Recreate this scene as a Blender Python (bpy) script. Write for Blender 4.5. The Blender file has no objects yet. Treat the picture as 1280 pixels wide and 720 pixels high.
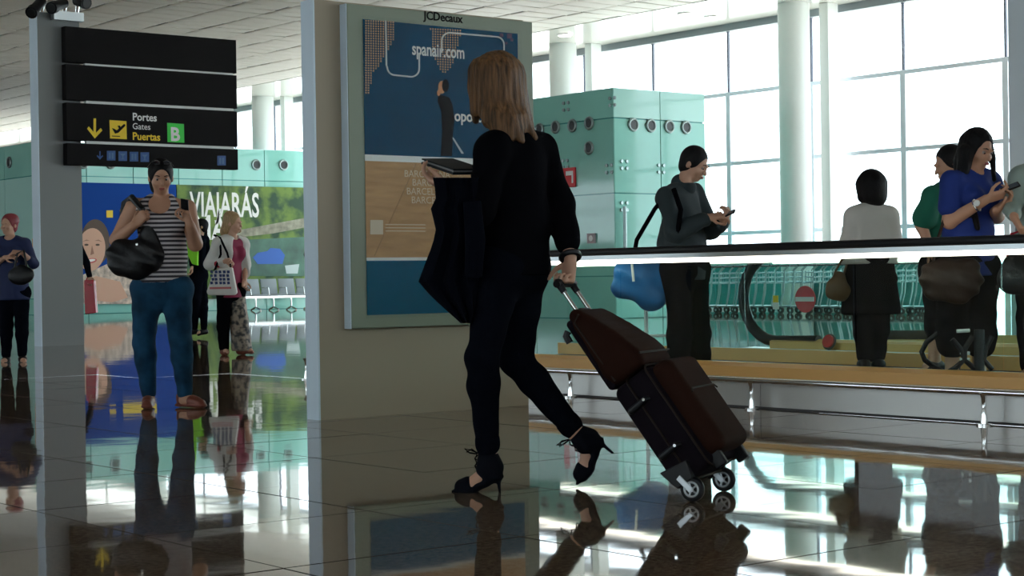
import bpy, bmesh, math, random
import numpy as np
from mathutils import Vector, Matrix, Euler

random.seed(7)
S = bpy.context.scene
COL = S.collection
R = math.radians

# ---------------------------------------------------------------- camera
TH = R(38.5)                       # the building grid is turned by this much against the view
HCAM, FPX = 0.85, 2200.0           # a low camera, long lens (focal length in 1280-px pixels)
cam = bpy.data.cameras.new('camera'); camo = bpy.data.objects.new('camera', cam); COL.objects.link(camo)
cam.sensor_width = 36.0; cam.lens = FPX * 36 / 1280; cam.clip_end = 800
CM = (Matrix.Translation((0, 0, HCAM)) @ Matrix.Rotation(-TH, 4, 'Z')
      @ Matrix.Rotation(R(90) - 13 / FPX, 4, 'X') @ Matrix.Rotation(-R(0.86), 4, 'Z'))
camo.matrix_world = CM
S.camera = camo

# ---------------------------------------------------------------- daylight
world = bpy.data.worlds.new('sky'); S.world = world; world.use_nodes = True
wn = world.node_tree.nodes; wl = world.node_tree.links
bg = wn['Background']; bg.inputs['Color'].default_value = (0.83, 0.93, 1.0, 1); bg.inputs['Strength'].default_value = 4.0
sl_ = bpy.data.lights.new('sun', 'SUN'); sl_.energy = 14.0; sl_.angle = R(0.6); sl_.color = (1.0, 0.95, 0.86)
so_ = bpy.data.objects.new('sun', sl_); COL.objects.link(so_); so_.rotation_euler = (R(-24), R(14), 0)     # high outside, on the apron and the roof
S.view_settings.view_transform = 'Standard'; S.view_settings.look = 'None'
S.view_settings.exposure = 0.16; S.view_settings.gamma = 1.0; S.view_settings.use_curve_mapping = False
S.cycles.max_bounces = 8; S.cycles.diffuse_bounces = 4; S.cycles.glossy_bounces = 5
S.cycles.transmission_bounces = 6; S.cycles.transparent_max_bounces = 16
S.cycles.caustics_reflective = False; S.cycles.caustics_refractive = False
S.cycles.sample_clamp_indirect = 4.0

# ---------------------------------------------------------------- placing
FW = Vector((math.sin(TH), math.cos(TH), 0)); RT = Vector((math.cos(TH), -math.sin(TH), 0))
def ray(px, py):
    d = CM.to_3x3() @ Vector(((px - 640) / FPX, -(py - 360) / FPX, -1))
    return d / d.dot(FW)
CAM = Vector((0, 0, HCAM))
def pix(px, py, D): return CAM + ray(px, py) * D
def ground(px, py, z=0.0):
    d = ray(px, py); return CAM + d * ((z - HCAM) / d.z)
def on_u(px, py, u):
    d = ray(px, py); return CAM + d * (u / d.x)
def on_v(px, py, v):
    d = ray(px, py); return CAM + d * (v / d.y)

# ---------------------------------------------------------------- materials
MATS = {}
def mat(name, col, rough=0.5, metal=0.0, bump=0.0, bscale=60.0, vary=0.0, vscale=8.0, spec=0.5, stretch=None, coat=0.0, trans=0.0, sheen=0.0):
    if name in MATS: return MATS[name]
    m = bpy.data.materials.new(name); m.use_nodes = True
    nt = m.node_tree; b = nt.nodes['Principled BSDF']
    b.inputs['Base Color'].default_value = (*col, 1); b.inputs['Roughness'].default_value = rough
    b.inputs['Metallic'].default_value = metal; b.inputs['Specular IOR Level'].default_value = spec
    b.inputs['Coat Weight'].default_value = coat; b.inputs['Sheen Weight'].default_value = sheen
    co = nt.nodes.new('ShaderNodeTexCoord'); src = co.outputs['Object']
    if stretch:
        mp = nt.nodes.new('ShaderNodeMapping'); mp.inputs['Scale'].default_value = stretch
        nt.links.new(src, mp.inputs['Vector']); src = mp.outputs['Vector']
    if vary:
        n = nt.nodes.new('ShaderNodeTexNoise'); n.inputs['Scale'].default_value = vscale; n.inputs['Detail'].default_value = 4
        nt.links.new(src, n.inputs['Vector'])
        r = nt.nodes.new('ShaderNodeValToRGB')
        r.color_ramp.elements[0].position = 0.3; r.color_ramp.elements[1].position = 0.7
        r.color_ramp.elements[0].color = (*[c * (1 - vary) for c in col], 1)
        r.color_ramp.elements[1].color = (*[min(1, c * (1 + vary)) for c in col], 1)
        nt.links.new(n.outputs['Fac'], r.inputs['Fac']); nt.links.new(r.outputs['Color'], b.inputs['Base Color'])
    if bump:
        n = nt.nodes.new('ShaderNodeTexNoise'); n.inputs['Scale'].default_value = bscale; n.inputs['Detail'].default_value = 3
        nt.links.new(src, n.inputs['Vector'])
        bp = nt.nodes.new('ShaderNodeBump'); bp.inputs['Strength'].default_value = bump; bp.inputs['Distance'].default_value = 0.01
        nt.links.new(n.outputs['Fac'], bp.inputs['Height']); nt.links.new(bp.outputs['Normal'], b.inputs['Normal'])
    MATS[name] = m; return m

def emis(name, col, s):
    m = bpy.data.materials.new(name); m.use_nodes = True; b = m.node_tree.nodes['Principled BSDF']
    b.inputs['Base Color'].default_value = (*col, 1)
    b.inputs['Emission Color'].default_value = (*col, 1); b.inputs['Emission Strength'].default_value = s
    MATS[name] = m; return m

def thin_glass(name, tint=(0.9, 1, 0.97), ior=1.5, rough=0.01):
    m = bpy.data.materials.new(name); m.use_nodes = True; nt = m.node_tree
    nt.nodes.remove(nt.nodes['Principled BSDF']); out = nt.nodes['Material Output']
    t = nt.nodes.new('ShaderNodeBsdfTransparent'); t.inputs['Color'].default_value = (*tint, 1)
    g = nt.nodes.new('ShaderNodeBsdfGlossy'); g.inputs['Roughness'].default_value = rough
    f = nt.nodes.new('ShaderNodeFresnel'); f.inputs['IOR'].default_value = ior
    mx = nt.nodes.new('ShaderNodeMixShader')
    # light leaving the sheet through its back face passes straight on (one reflection per sheet)
    ge = nt.nodes.new('ShaderNodeNewGeometry'); iv = nt.nodes.new('ShaderNodeMath'); iv.operation = 'SUBTRACT'; iv.inputs[0].default_value = 1.0
    ml = nt.nodes.new('ShaderNodeMath'); ml.operation = 'MULTIPLY'
    nt.links.new(ge.outputs['Backfacing'], iv.inputs[1]); nt.links.new(iv.outputs[0], ml.inputs[0]); nt.links.new(f.outputs['Fac'], ml.inputs[1])
    nt.links.new(ml.outputs[0], mx.inputs['Fac']); nt.links.new(t.outputs['BSDF'], mx.inputs[1]); nt.links.new(g.outputs['BSDF'], mx.inputs[2])
    nt.links.new(mx.outputs['Shader'], out.inputs['Surface']); MATS[name] = m; return m

def floor_mat():
    m = bpy.data.materials.new('polished_granite'); m.use_nodes = True; nt = m.node_tree; N = nt.nodes; L = nt.links
    b = N['Principled BSDF']; g = N.new('ShaderNodeNewGeometry')
    sp = N.new('ShaderNodeTexNoise'); sp.inputs['Scale'].default_value = 55; sp.inputs['Detail'].default_value = 3
    bl = N.new('ShaderNodeTexNoise'); bl.inputs['Scale'].default_value = 0.7; bl.inputs['Detail'].default_value = 2
    L.new(g.outputs['Position'], sp.inputs['Vector']); L.new(g.outputs['Position'], bl.inputs['Vector'])
    r = N.new('ShaderNodeValToRGB'); r.color_ramp.elements[0].position = 0.35; r.color_ramp.elements[1].position = 0.68
    r.color_ramp.elements[0].color = (0.10, 0.066, 0.040, 1); r.color_ramp.elements[1].color = (0.30, 0.212, 0.14, 1)
    L.new(sp.outputs['Fac'], r.inputs['Fac'])
    # far tiles, past the built ones: joint lines of the same grid
    br = N.new('ShaderNodeTexBrick'); br.offset = 0; br.inputs['Scale'].default_value = 1
    br.inputs['Brick Width'].default_value = TILE; br.inputs['Row Height'].default_value = TILE
    br.inputs['Mortar Size'].default_value = 0.004; br.inputs['Mortar Smooth'].default_value = 0
    L.new(g.outputs['Position'], br.inputs['Vector'])
    mx = N.new('ShaderNodeMix'); mx.data_type = 'RGBA'
    L.new(br.outputs['Fac'], mx.inputs['Factor']); L.new(r.outputs['Color'], mx.inputs['A']); mx.inputs['B'].default_value = (0.03, 0.025, 0.02, 1)
    L.new(mx.outputs['Result'], b.inputs['Base Color'])
    b.inputs['Roughness'].default_value = 0.035; b.inputs['IOR'].default_value = 1.62
    w = N.new('ShaderNodeTexNoise'); w.inputs['Scale'].default_value = 2.2; w.inputs['Detail'].default_value = 2
    L.new(g.outputs['Position'], w.inputs['Vector'])
    bp = N.new('ShaderNodeBump'); bp.inputs['Strength'].default_value = 0.35; bp.inputs['Distance'].default_value = 0.0022
    L.new(w.outputs['Fac'], bp.inputs['Height']); L.new(bp.outputs['Normal'], b.inputs['Normal'])
    return m
TILE = 0.9

def dots_mat(name, c0, c1, scale):          # printed two-colour fabric or foliage
    m = bpy.data.materials.new(name); m.use_nodes = True; nt = m.node_tree; N = nt.nodes; L = nt.links
    b = N['Principled BSDF']; co = N.new('ShaderNodeTexCoord'); v = N.new('ShaderNodeTexNoise'); v.inputs['Scale'].default_value = scale; v.inputs['Detail'].default_value = 5
    r = N.new('ShaderNodeValToRGB'); r.color_ramp.elements[0].position = 0.42; r.color_ramp.elements[1].position = 0.58
    r.color_ramp.elements[0].color = (*c0, 1); r.color_ramp.elements[1].color = (*c1, 1)
    L.new(co.outputs['Object'], v.inputs['Vector']); L.new(v.outputs['Fac'], r.inputs['Fac']); L.new(r.outputs['Color'], b.inputs['Base Color'])
    b.inputs['Roughness'].default_value = 0.6; MATS[name] = m; return m

def stripe_mat(name, c0, c1, period):       # woven horizontal stripes, by height on the garment
    m = bpy.data.materials.new(name); m.use_nodes = True; nt = m.node_tree; N = nt.nodes; L = nt.links
    b = N['Principled BSDF']; co = N.new('ShaderNodeTexCoord'); s = N.new('ShaderNodeSeparateXYZ'); L.new(co.outputs['Object'], s.inputs[0])
    a = N.new('ShaderNodeMath'); a.operation = 'DIVIDE'; a.inputs[1].default_value = period; L.new(s.outputs['Z'], a.inputs[0])
    f = N.new('ShaderNodeMath'); f.operation = 'FRACT'; L.new(a.outputs[0], f.inputs[0])
    g = N.new('ShaderNodeMath'); g.operation = 'GREATER_THAN'; g.inputs[1].default_value = 0.5; L.new(f.outputs[0], g.inputs[0])
    mx = N.new('ShaderNodeMix'); mx.data_type = 'RGBA'; mx.inputs['A'].default_value = (*c0, 1); mx.inputs['B'].default_value = (*c1, 1)
    L.new(g.outputs[0], mx.inputs['Factor']); L.new(mx.outputs['Result'], b.inputs['Base Color']); b.inputs['Roughness'].default_value = 0.8
    MATS[name] = m; return m

# ---------------------------------------------------------------- objects
WM = {}                                     # world matrix of every object built
def tag(o, label=None, cat=None, group=None, kind=None):
    if label: o['label'] = label
    if cat: o['category'] = cat
    if group: o['group'] = group
    if kind: o['kind'] = kind
    return o
def thing(name, loc, label, cat, group=None, M=None, rz=0.0):
    o = bpy.data.objects.new(name, None); COL.objects.link(o); o.empty_display_size = 0.1
    m = M if M is not None else Matrix.Translation(loc) @ Matrix.Rotation(rz, 4, 'Z')
    o.matrix_world = m; WM[o] = m
    return tag(o, label, cat, group)
def link(name, me, material, parent=None):
    o = bpy.data.objects.new(name, me); COL.objects.link(o)
    if material and not me.materials: me.materials.append(material)
    if parent is not None: o.parent = parent
    return o
def obj(name, bm, material, parent=None, smooth=False, origin=None, local=False, bevel=0.0):
    """bm is in world coordinates unless local; linked as one mesh in its parent's frame."""
    if bevel: bmesh.ops.bevel(bm, geom=list(bm.edges), offset=bevel, segments=2, affect='EDGES', clamp_overlap=True, profile=0.5)
    P = WM[parent] if parent is not None else Matrix.Identity(4)
    if origin is None:
        if local: loc = Vector((0, 0, 0))
        else:
            zs = [v.co for v in bm.verts]
            c = Vector(((min(v.x for v in zs) + max(v.x for v in zs)) / 2, (min(v.y for v in zs) + max(v.y for v in zs)) / 2, min(v.z for v in zs)))
            loc = P.inverted() @ c
    else: loc = P.inverted() @ Vector(origin)
    M = P @ Matrix.Translation(loc)
    bm.transform(Matrix.Translation(-loc) if local else M.inverted())
    bmesh.ops.recalc_face_normals(bm, faces=bm.faces)
    me = bpy.data.meshes.new(name); bm.to_mesh(me); bm.free()
    if smooth:
        me.shade_smooth()
        try: me.set_sharp_from_angle(angle=R(40))
        except Exception: pass
    o = link(name, me, material, parent); o.location = loc; WM[o] = M
    return o
def copy_tree(o, parent=None):
    c = o.copy(); COL.objects.link(c)
    if parent is not None: c.parent = parent
    for ch in list(o.children): copy_tree(ch, c)
    return c
def struct(name, bm, m, parent=None, **k):
    o = obj(name, bm, m, parent, **k)
    if parent is None: o['kind'] = 'structure'
    return o

def BM(): return bmesh.new()
def box(bm, lo, hi, M=None):
    lo, hi = Vector(lo), Vector(hi)
    m = Matrix.Translation((lo + hi) / 2) @ Matrix.Diagonal((*[max(1e-5, abs(a)) for a in (hi - lo)], 1))
    r = bmesh.ops.create_cube(bm, size=1, matrix=(M @ m) if M is not None else m)
    return r['verts']
def tube(bm, pts, r, n=10, closed=False, cap=True):
    """round bar through points; r a number or one per point"""
    pts = [Vector(p) for p in pts]; k = len(pts); rs = r if hasattr(r, '__len__') else [r] * k
    rings = []; prev = None
    for i, p in enumerate(pts):
        if closed: t = (pts[(i + 1) % k] - pts[i - 1])
        else: t = (pts[min(i + 1, k - 1)] - pts[max(i - 1, 0)])
        t.normalize()
        if prev is None:
            a = t.cross(Vector((0, 0, 1)))
            if a.length < 0.1: a = t.cross(Vector((1, 0, 0)))
        else: a = prev - t * prev.dot(t)
        a.normalize(); prev = a; b = t.cross(a)
        rings.append([bm.verts.new(p + (a * math.cos(2 * math.pi * j / n) + b * math.sin(2 * math.pi * j / n)) * rs[i]) for j in range(n)])
    for i in range(k if closed else k - 1):
        A, B = rings[i], rings[(i + 1) % k]
        for j in range(n): bm.faces.new((A[j], A[(j + 1) % n], B[(j + 1) % n], B[j]))
    if cap and not closed:
        bm.faces.new(rings[0]); bm.faces.new(rings[-1])
def prism(bm, poly, d, M=None):
    """poly: list of 3D points (planar); extruded by vector d"""
    d = Vector(d); A = [bm.verts.new(Vector(p)) for p in poly]; B = [bm.verts.new(Vector(p) + d) for p in poly]; n = len(poly)
    bm.faces.new(A); bm.faces.new(B[::-1])
    for i in range(n): bm.faces.new((A[i], A[(i + 1) % n], B[(i + 1) % n], B[i]))
    if M is not None: bmesh.ops.transform(bm, matrix=M, verts=A + B)
def disc(bm, c, n, r, th, seg=24, r2=None):
    c, n = Vector(c), Vector(n).normalized()
    tube(bm, [c, c + n * th], [r, r if r2 is None else r2], n=seg)
def ring(bm, c, n, r, rt, seg=24, k=8):
    c, n = Vector(c), Vector(n).normalized(); a = n.orthogonal().normalized(); b = n.cross(a)
    tube(bm, [c + (a * math.cos(2 * math.pi * i / seg) + b * math.sin(2 * math.pi * i / seg)) * r for i in range(seg)], rt, n=k, closed=True)

def text(name, s, size, M, material, parent, ext=0.002, bold=0.0, align='LEFT', sx=1.0):
    """lettering as flat raised mesh; M maps (x right, y up, z out) to the world"""
    cu = bpy.data.curves.new(name, 'FONT'); cu.body = s; cu.size = size; cu.extrude = ext; cu.offset = bold; cu.align_x = align; cu.resolution_u = 3
    t = bpy.data.objects.new('tmp', cu); COL.objects.link(t)
    dg = bpy.context.evaluated_depsgraph_get(); me = bpy.data.meshes.new_from_object(t.evaluated_get(dg))
    bpy.data.objects.remove(t); bpy.data.curves.remove(cu)
    P = WM[parent]; L = P.inverted() @ M @ Matrix.Diagonal((sx, 1, 1, 1)); loc = L.translation.copy()
    me.transform(Matrix.Translation(-loc) @ L); me.materials.clear()
    o = link(name, me, material, parent); o.location = loc; WM[o] = P @ Matrix.Translation(loc); return o
def face_M(p, right, out):
    """frame at p with x=right, z=out, y=up"""
    x = Vector(right).normalized(); z = Vector(out).normalized(); y = z.cross(x)
    return Matrix(((x.x, y.x, z.x, p[0]), (x.y, y.y, z.y, p[1]), (x.z, y.z, z.z, p[2]), (0, 0, 0, 1)))
# ================================================================ materials in use
M_floor = floor_mat()
M_apron = mat('pale_concrete', (0.55, 0.56, 0.55), 0.9)
M_ceil = mat('ceiling_tile', (0.82, 0.755, 0.69), 0.6, bump=0.2, bscale=3)
M_plaster = mat('white_gloss_plaster', (0.74, 0.71, 0.64), 0.16)
M_dark = mat('joint_dark', (0.10, 0.095, 0.095), 0.8)
M_white = mat('white_paint', (0.78, 0.80, 0.78), 0.4)
M_alu = mat('brushed_aluminium', (0.62, 0.66, 0.68), 0.3, metal=0.8)
M_steel = mat('polished_steel', (0.80, 0.80, 0.80), 0.12, metal=1.0)
M_grey = mat('grey_wall', (0.6, 0.58, 0.54), 0.7)
M_bronze = mat('totem_bronze_grey', (0.38, 0.315, 0.225), 0.45, bump=0.05, bscale=200)
M_litside = mat('lit_side_blue', (0.70, 0.83, 0.95), 0.4)  # cool light on left-facing sides, put into a pale blue colour
M_black = mat('black_panel', (0.006, 0.005, 0.0055), 0.7, spec=.15)
M_rubber = mat('black_rubber', (0.008, 0.008, 0.010), 0.45, spec=.3)
M_wood = mat('amber_skirt', (0.90, 0.50, 0.16), 0.35)
M_mull = mat('mullion_paint', (.70, .74, .82), .5)
M_pane = thin_glass('window_glass', (0.97, 1.0, 1.0))
M_bal = thin_glass('balustrade_glass', (0.90, 0.978, 0.965)); M_cover = thin_glass('anti_glare_glass', (0.97, 0.98, 0.98), ior=1.25, rough=0.4)
M_teal = mat('teal_backed_glass', (0.30, 0.68, 0.60), 0.05, vary=0.10, vscale=0.4)
M_teald = mat('teal_glass_shade', (0.07, 0.36, 0.33), 0.05)
M_tealb = mat('pale_teal_glass', (0.46, 0.80, 0.74), 0.06)
M_fit = mat('fitting_metal', (.30, .38, .38), .35, metal=.8)
M_vent = mat('vent_black', (0.01, 0.012, 0.014), 0.4)

# ================================================================ floor
FL = (-26.0, 31.0, -25.0, 96.0)
def near(i, j):
    c = Vector(((i + .5) * TILE, (j + .5) * TILE, 0)); D = c.dot(FW); x = c.dot(RT)
    return 2.6 < D < 16.0 and abs(x) < D * 0.295 + 0.75 and c.x < 8.13
cells = [(i, j) for i in range(-5, 16) for j in range(0, 20)]
nearc = [c for c in cells if near(*c)]
ns = set(nearc)
bm = BM()
def quad(x0, y0, x1, y1, z=0.0): bm.faces.new([bm.verts.new(v) for v in ((x0, y0, z), (x1, y0, z), (x1, y1, z), (x0, y1, z))])
X0, X1, Y0, Y1 = -5 * TILE, 16 * TILE, 0, 20 * TILE
quad(FL[0], FL[2], FL[1], Y0); quad(FL[0], Y1, FL[1], FL[3]); quad(FL[0], Y0, X0, Y1); quad(X1, Y0, FL[1], Y1)
for c in cells:
    z = -0.012 if c in ns else 0.0
    quad(c[0] * TILE, c[1] * TILE, (c[0] + 1) * TILE, (c[1] + 1) * TILE, z)
floor = struct('floor', bm, M_floor, origin=(0, 0, 0))
bm = BM(); box(bm, (.0025, .0025, -.012), (TILE - .0025, TILE - .0025, 0)); bmesh.ops.bevel(bm, geom=[e for e in bm.edges if all(v.co.z > -.001 for v in e.verts)], offset=.0015, segments=1, affect='EDGES')
tile_me = bpy.data.meshes.new('tile'); bm.to_mesh(tile_me); bm.free(); tile_me.materials.append(M_floor)
for (i, j) in nearc:
    o = link('tile', tile_me, None, floor); o.location = (i * TILE, j * TILE, random.uniform(0, .0004))
    o.rotation_euler = (random.gauss(0, .0004), random.gauss(0, .0004), 0)

bm = BM(); quad(31.2, -200, 500, 400, -0.3); quad(-400, -200, -26.2, 400, -0.3)
tag(struct('ground', bm, M_apron), kind='structure')

# ================================================================ ceiling
CZ = 6.95; TU, TV = 1.2, 0.6; UE = 27.9
bm = BM(); box(bm, (-26, -25, CZ + .03), (UE, 96, CZ + .4)); ceiling = struct('ceiling', bm, M_dark, origin=(0, 0, CZ))
bm = BM(); box(bm, (UE, -25, CZ), (31.3, 96, CZ + .4)); struct('plaster_strip', bm, M_plaster, ceiling)
bm = BM()
w, h, d = TU - .05, TV - .045, .03
vs = [bm.verts.new(p) for p in ((-w/2, -h/2, d), (w/2, -h/2, d), (w/2, h/2, d), (-w/2, h/2, d), (-w/2, -h/2, .012), (w/2, -h/2, .012), (w/2, h/2, .012), (-w/2, h/2, .012),
                                 (-w/2+.09, -h/2+.07, 0), (w/2-.09, -h/2+.07, 0), (w/2-.09, h/2-.07, 0), (-w/2+.09, h/2-.07, 0))]
for f in ((0, 1, 2, 3), (8, 9, 10, 11)): bm.faces.new([vs[k] for k in f])
for k in range(4):
    n = (k + 1) % 4
    bm.faces.new((vs[k], vs[n], vs[4 + n], vs[4 + k])); bm.faces.new((vs[4 + k], vs[4 + n], vs[8 + n], vs[8 + k]))
bmesh.ops.recalc_face_normals(bm, faces=bm.faces)
ct_me = bpy.data.meshes.new('ceiling_tile'); bm.to_mesh(ct_me); bm.free(); ct_me.materials.append(M_ceil)
cand = []
for i in range(46):
    for j in range(200):
        c = Vector((UE - .6 - i * TU, -24.7 + j * TV, CZ))
        D = c.dot(FW); x = c.dot(RT)
        seen = D > 34 and abs(x) < D * .30 + 1 and (CZ - HCAM) / D < .168
        cand.append((0 if seen else 1, D if D > 0 else 1e3 - D, c))
cand.sort(key=lambda t: t[:2])
for (s, D, c) in cand[:300]:
    o = link('ceiling_tile', ct_me, None, ceiling); o.location = c - Vector((0, 0, CZ)); o.rotation_euler = (random.gauss(0, .012), random.gauss(0, .008), 0)
verts = np.array([v.co for v in ct_me.vertices]); polys = [list(p.vertices) for p in ct_me.polygons]
A = []; Fc = []
for k, (s, D, c) in enumerate(cand[300:]):
    A.append(verts + np.array((c.x, c.y, 0))); Fc += [[q + 12 * k for q in p] for p in polys]
me = bpy.data.meshes.new('far_ceiling_tiles'); me.from_pydata(np.concatenate(A).tolist(), [], Fc); me.materials.append(M_ceil)
tag(link('ceiling_tile', me, None, ceiling), kind='stuff')

# ================================================================ window walls
WU = 31.0
def window_wall(name, u, sgn, v0, v1, sp, rows, base=22.3, sill=0.0, back=False):
    nobj = [None]
    root = bpy.data.objects.new(name, None); COL.objects.link(root); root['kind'] = 'structure'
    T = Matrix.Translation((0, u, 0)) @ Matrix.Rotation(R(-90), 4, 'Z') if back else Matrix.Translation((u, 0, 0))
    root.matrix_world = T; WM[root] = T
    def lb(a, b): bm = BM(); box(bm, a, b); return bm
    n0 = int((v0 - base) // sp); n1 = int((v1 - base) // sp)
    bm = BM(); box(bm, (-.05, -.07, sill), (.05, .07, rows[-2])); me = bpy.data.meshes.new('mullion'); bm.to_mesh(me); bm.free(); me.materials.append(M_mull)
    bm = BM(); box(bm, (-.03, -.022, rows[-2] + .045), (.03, .022, rows[-1])); gme = bpy.data.meshes.new('glazing_bar'); bm.to_mesh(gme); bm.free(); gme.materials.append(mat('bar_dark', (.10, .11, .15), .5))
    for k in range(n0, n1 + 2):
        o = link('mullion', me, None, root); o.location = (0, base + k * sp, 0)
        o = link('glazing_bar', gme, None, root); o.location = (0, base + k * sp, 0)
    for z in rows[:-1]:
        obj('transom', lb((-.04, v0, z - .045), (.04, v1, z + .045)), M_mull, root, local=True)
    obj('head_rail', lb((-.12, v0, rows[-1]), (.12, v1, CZ + .3)), mat('rail_grey', (.22, .25, .27), .5), root, local=True)
    zz = [sill] + list(rows); pm = {}
    for q in range(len(rows)):
        bm = BM(); box(bm, (-.006, .03, zz[q] + .02), (.006, sp - .03, zz[q + 1] - .02)); me = bpy.data.meshes.new('pane'); bm.to_mesh(me); bm.free(); me.materials.append(M_pane); pm[q] = me
    for k in range(n0, n1 + 1):
        for q in range(len(rows)):
            o = link('pane', pm[q], None, root); o.location = (0.0, base + k * sp, 0)
    return root
window_wall('window_1', WU, 1, -25, 96, 2.68, (1.85, 3.55, 5.25, 6.78))
window_wall('window_2', -26.0, -1, -25, 96, 8.04, (4.9, 6.78), base=22.3, sill=3.0)
bm = BM(); box(bm, (-26.2, -25, 0), (-25.9, 96, 3.0)); struct('wall_left', bm, M_grey)
window_wall('window_3', -25.0, -1, -26, 31, 8.04, (5.6, 6.78), base=-25.9, back=True, sill=4.2)
bm = BM(); box(bm, (-26.2, -25.2, 0), (31.3, -24.95, 4.2)); struct('wall_back', bm, M_grey)
bm = BM(); box(bm, (-26.2, 96, 0), (31.3, 96.3, CZ + .4)); struct('wall_far', bm, M_grey)
# round white columns in front of the glass, each with its square duct casing
for k, v in enumerate((11.1, 19.15, 27.2, 35.3, 43.3, 50.7, 58.7)):
    t = thing('column', (29.9, v, 0), ['', '', 'round white column in the middle of the bright window wall', 'round white column rising behind the teal glass booth', '', 'paired white column seen between black hanging sign and advertising totem', ''][k] or 'round white column beside the window wall', 'column', None if k in (2, 3, 5) else 'columns along the window wall')
    bm = BM(); tube(bm, [(29.9, v, 0), (29.9, v, CZ)], .36, n=40); obj('shaft', bm, M_white, t, smooth=True)
    bm = BM(); box(bm, (30.35, v - .62, 0), (30.7, v - .36, CZ)); obj('service_duct', bm, M_white, t, bevel=.01)
# recessed downlights
M_lamp = emis('downlight_glow', (1, 0.97, 0.92), 9)
for px, py in ((706, 43), (857, 17), (890, 21)):
    d = ray(px, py); p = CAM + d * ((CZ - HCAM) / d.z)
    t = thing('downlight', p, 'round ceiling downlight ' + {706: 'above the column behind the teal booth', 857: 'over the windows, left one of the close pair', 890: 'over the windows, right one of the close pair'}[px], 'light')
    bm = BM(); disc(bm, (p.x, p.y, CZ - .03), (0, 0, 1), .2, .03); obj('rim', bm, M_steel, t, smooth=True)
    bm = BM(); disc(bm, (p.x, p.y, CZ - .04), (0, 0, 1), .16, .01); obj('lens', bm, M_lamp, t, smooth=True)

# low teal glass wall behind the luggage carts
t = thing('glass_parapet', (30.3, 28, 0), 'low teal glass wall behind the row of luggage carts', 'wall')
for k in range(9):
    bm = BM(); box(bm, (30.28, 23.7 + k * 1.3, .05), (30.32, 23.7 + k * 1.3 + 1.28, 1.15)); obj('panel', bm, mat('deep_teal_glass', (.03, .30, .30), .05), t)
bm = BM(); box(bm, (30.24, 23.7, 0), (30.36, 35.4, .05)); obj('base_rail', bm, M_alu, t)

# ================================================================ teal glass booths
def vent(parent, p, n, r=.19):
    n = Vector(n); bm = BM(); ring(bm, Vector(p) + n * .02, n, r * .82, r * .18); o = obj('vent', bm, M_fit, parent, smooth=True)
    bm = BM(); disc(bm, Vector(p) + n * .005, n, r * .72, .02); obj('vent_opening', bm, M_vent, o)
def bolts(parent, p, n, s=.12):
    n = Vector(n); t = Vector((0, 0, 1)).cross(n)
    for a in (-1, 1):
        for b in (-1, 1):
            bm = BM(); disc(bm, Vector(p) + t * a * s + Vector((0, 0, b * s)), n, .035, .03, seg=10); obj('bolt', bm, M_fit, parent, smooth=True)
def booth_faces(root, u0, u1, v0, v1, H, wu, wv, zs, pick):
    """front at v0 from u0 to u1, side at u0 from v0 to v1; each panel its own piece"""
    g = .012
    for side in (0, 1):
        L0, L1, w = (u0, u1, wu) if side == 0 else (v0, v1, wv)
        n = max(1, round((L1 - L0) / w)); w = (L1 - L0) / n
        for i in range(n):
            for q in range(len(zs) - 1):
                a, b = L0 + i * w + g, L0 + (i + 1) * w - g
                bm = BM()
                if side == 0: box(bm, (a, v0, zs[q] + g), (b, v0 + .03, zs[q + 1] - g))
                else: box(bm, (u0, a, zs[q] + g), (u0 + .03, b, zs[q + 1] - g))
                obj('panel', bm, pick(side, i, q), root)
    bm = BM(); box(bm, (u0 + .05, v0 + .05, 0), (u1 - .02, v1 - .02, H - .05)); obj('inner_wall', bm, M_teald, root)
    bm = BM(); box(bm, (u0 + .03, v0 + .03, H - .05), (u1, v1, H)); obj('roof_edge', bm, M_alu, root)

c1 = (23.4, 26.1)
b1 = thing('glass_booth', (24.6, 30, 0), 'teal glass booth with porthole vents behind the man in the grey shirt', 'booth')
booth_faces(b1, 23.4, 25.95, 26.1, 33.6, 4.6, 1.27, 2.5, (0, .85, 2.5, 4.0, 4.6), lambda s, i, q: M_tealb if (q == 3 and s == 0) else M_teal)
for px in (791, 813, 836, 857): vent(b1, on_v(px, 156 + (px - 791) * .05, 26.1), (0, -1, 0), .14)
for px, py in ((695, 159), (716, 157), (737, 154), (675, 162), (737, 185)): vent(b1, on_u(px, py, 23.4), (-1, 0, 0), .14)
for px, py in ((780, 206), (826, 211), (780, 258)): bolts(b1, on_v(px, py, 26.1), (0, -1, 0), .07)
for px, py in ((708, 133), (766, 127), (707, 205), (762, 211)): bolts(b1, on_u(px, py, 23.4), (-1, 0, 0), .07)
p0, p1 = on_v(780, 258, 26.0), on_v(780, 300, 26.0)
bm = BM(); tube(bm, [(p0.x, 25.98, p0.z), (p0.x, 25.98, .9)], .04); obj('door_handle', bm, M_fit, b1, smooth=True)
M_red = mat('sign_red', (0.72, 0.02, 0.03), 0.4); M_signw = mat('sign_white', (0.9, 0.9, 0.88), 0.5)
p = on_u(708, 222, 23.35)
t = thing('fire_sign', (23.35, p.y, p.z - .2), 'small red fire sign on the teal booth, right of the walking woman', 'sign')
bm = BM(); box(bm, (23.36, p.y - .26, p.z - .2), (23.395, p.y + .22, p.z + .2)); obj('plate', bm, M_red, t, bevel=.004)
bm = BM(); box(bm, (23.35, p.y - .20, p.z + .04), (23.362, p.y + .02, p.z + .13)); box(bm, (23.35, p.y - .20, p.z - .12), (23.362, p.y - .16, p.z + .04)); obj('symbol', bm, M_signw, t)
p = on_u(738, 298, 23.35)
t = thing('small_notice', (23.35, p.y, p.z - .1), 'small square pale notice low on the teal booth, just above the handrail', 'sign')
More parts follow.
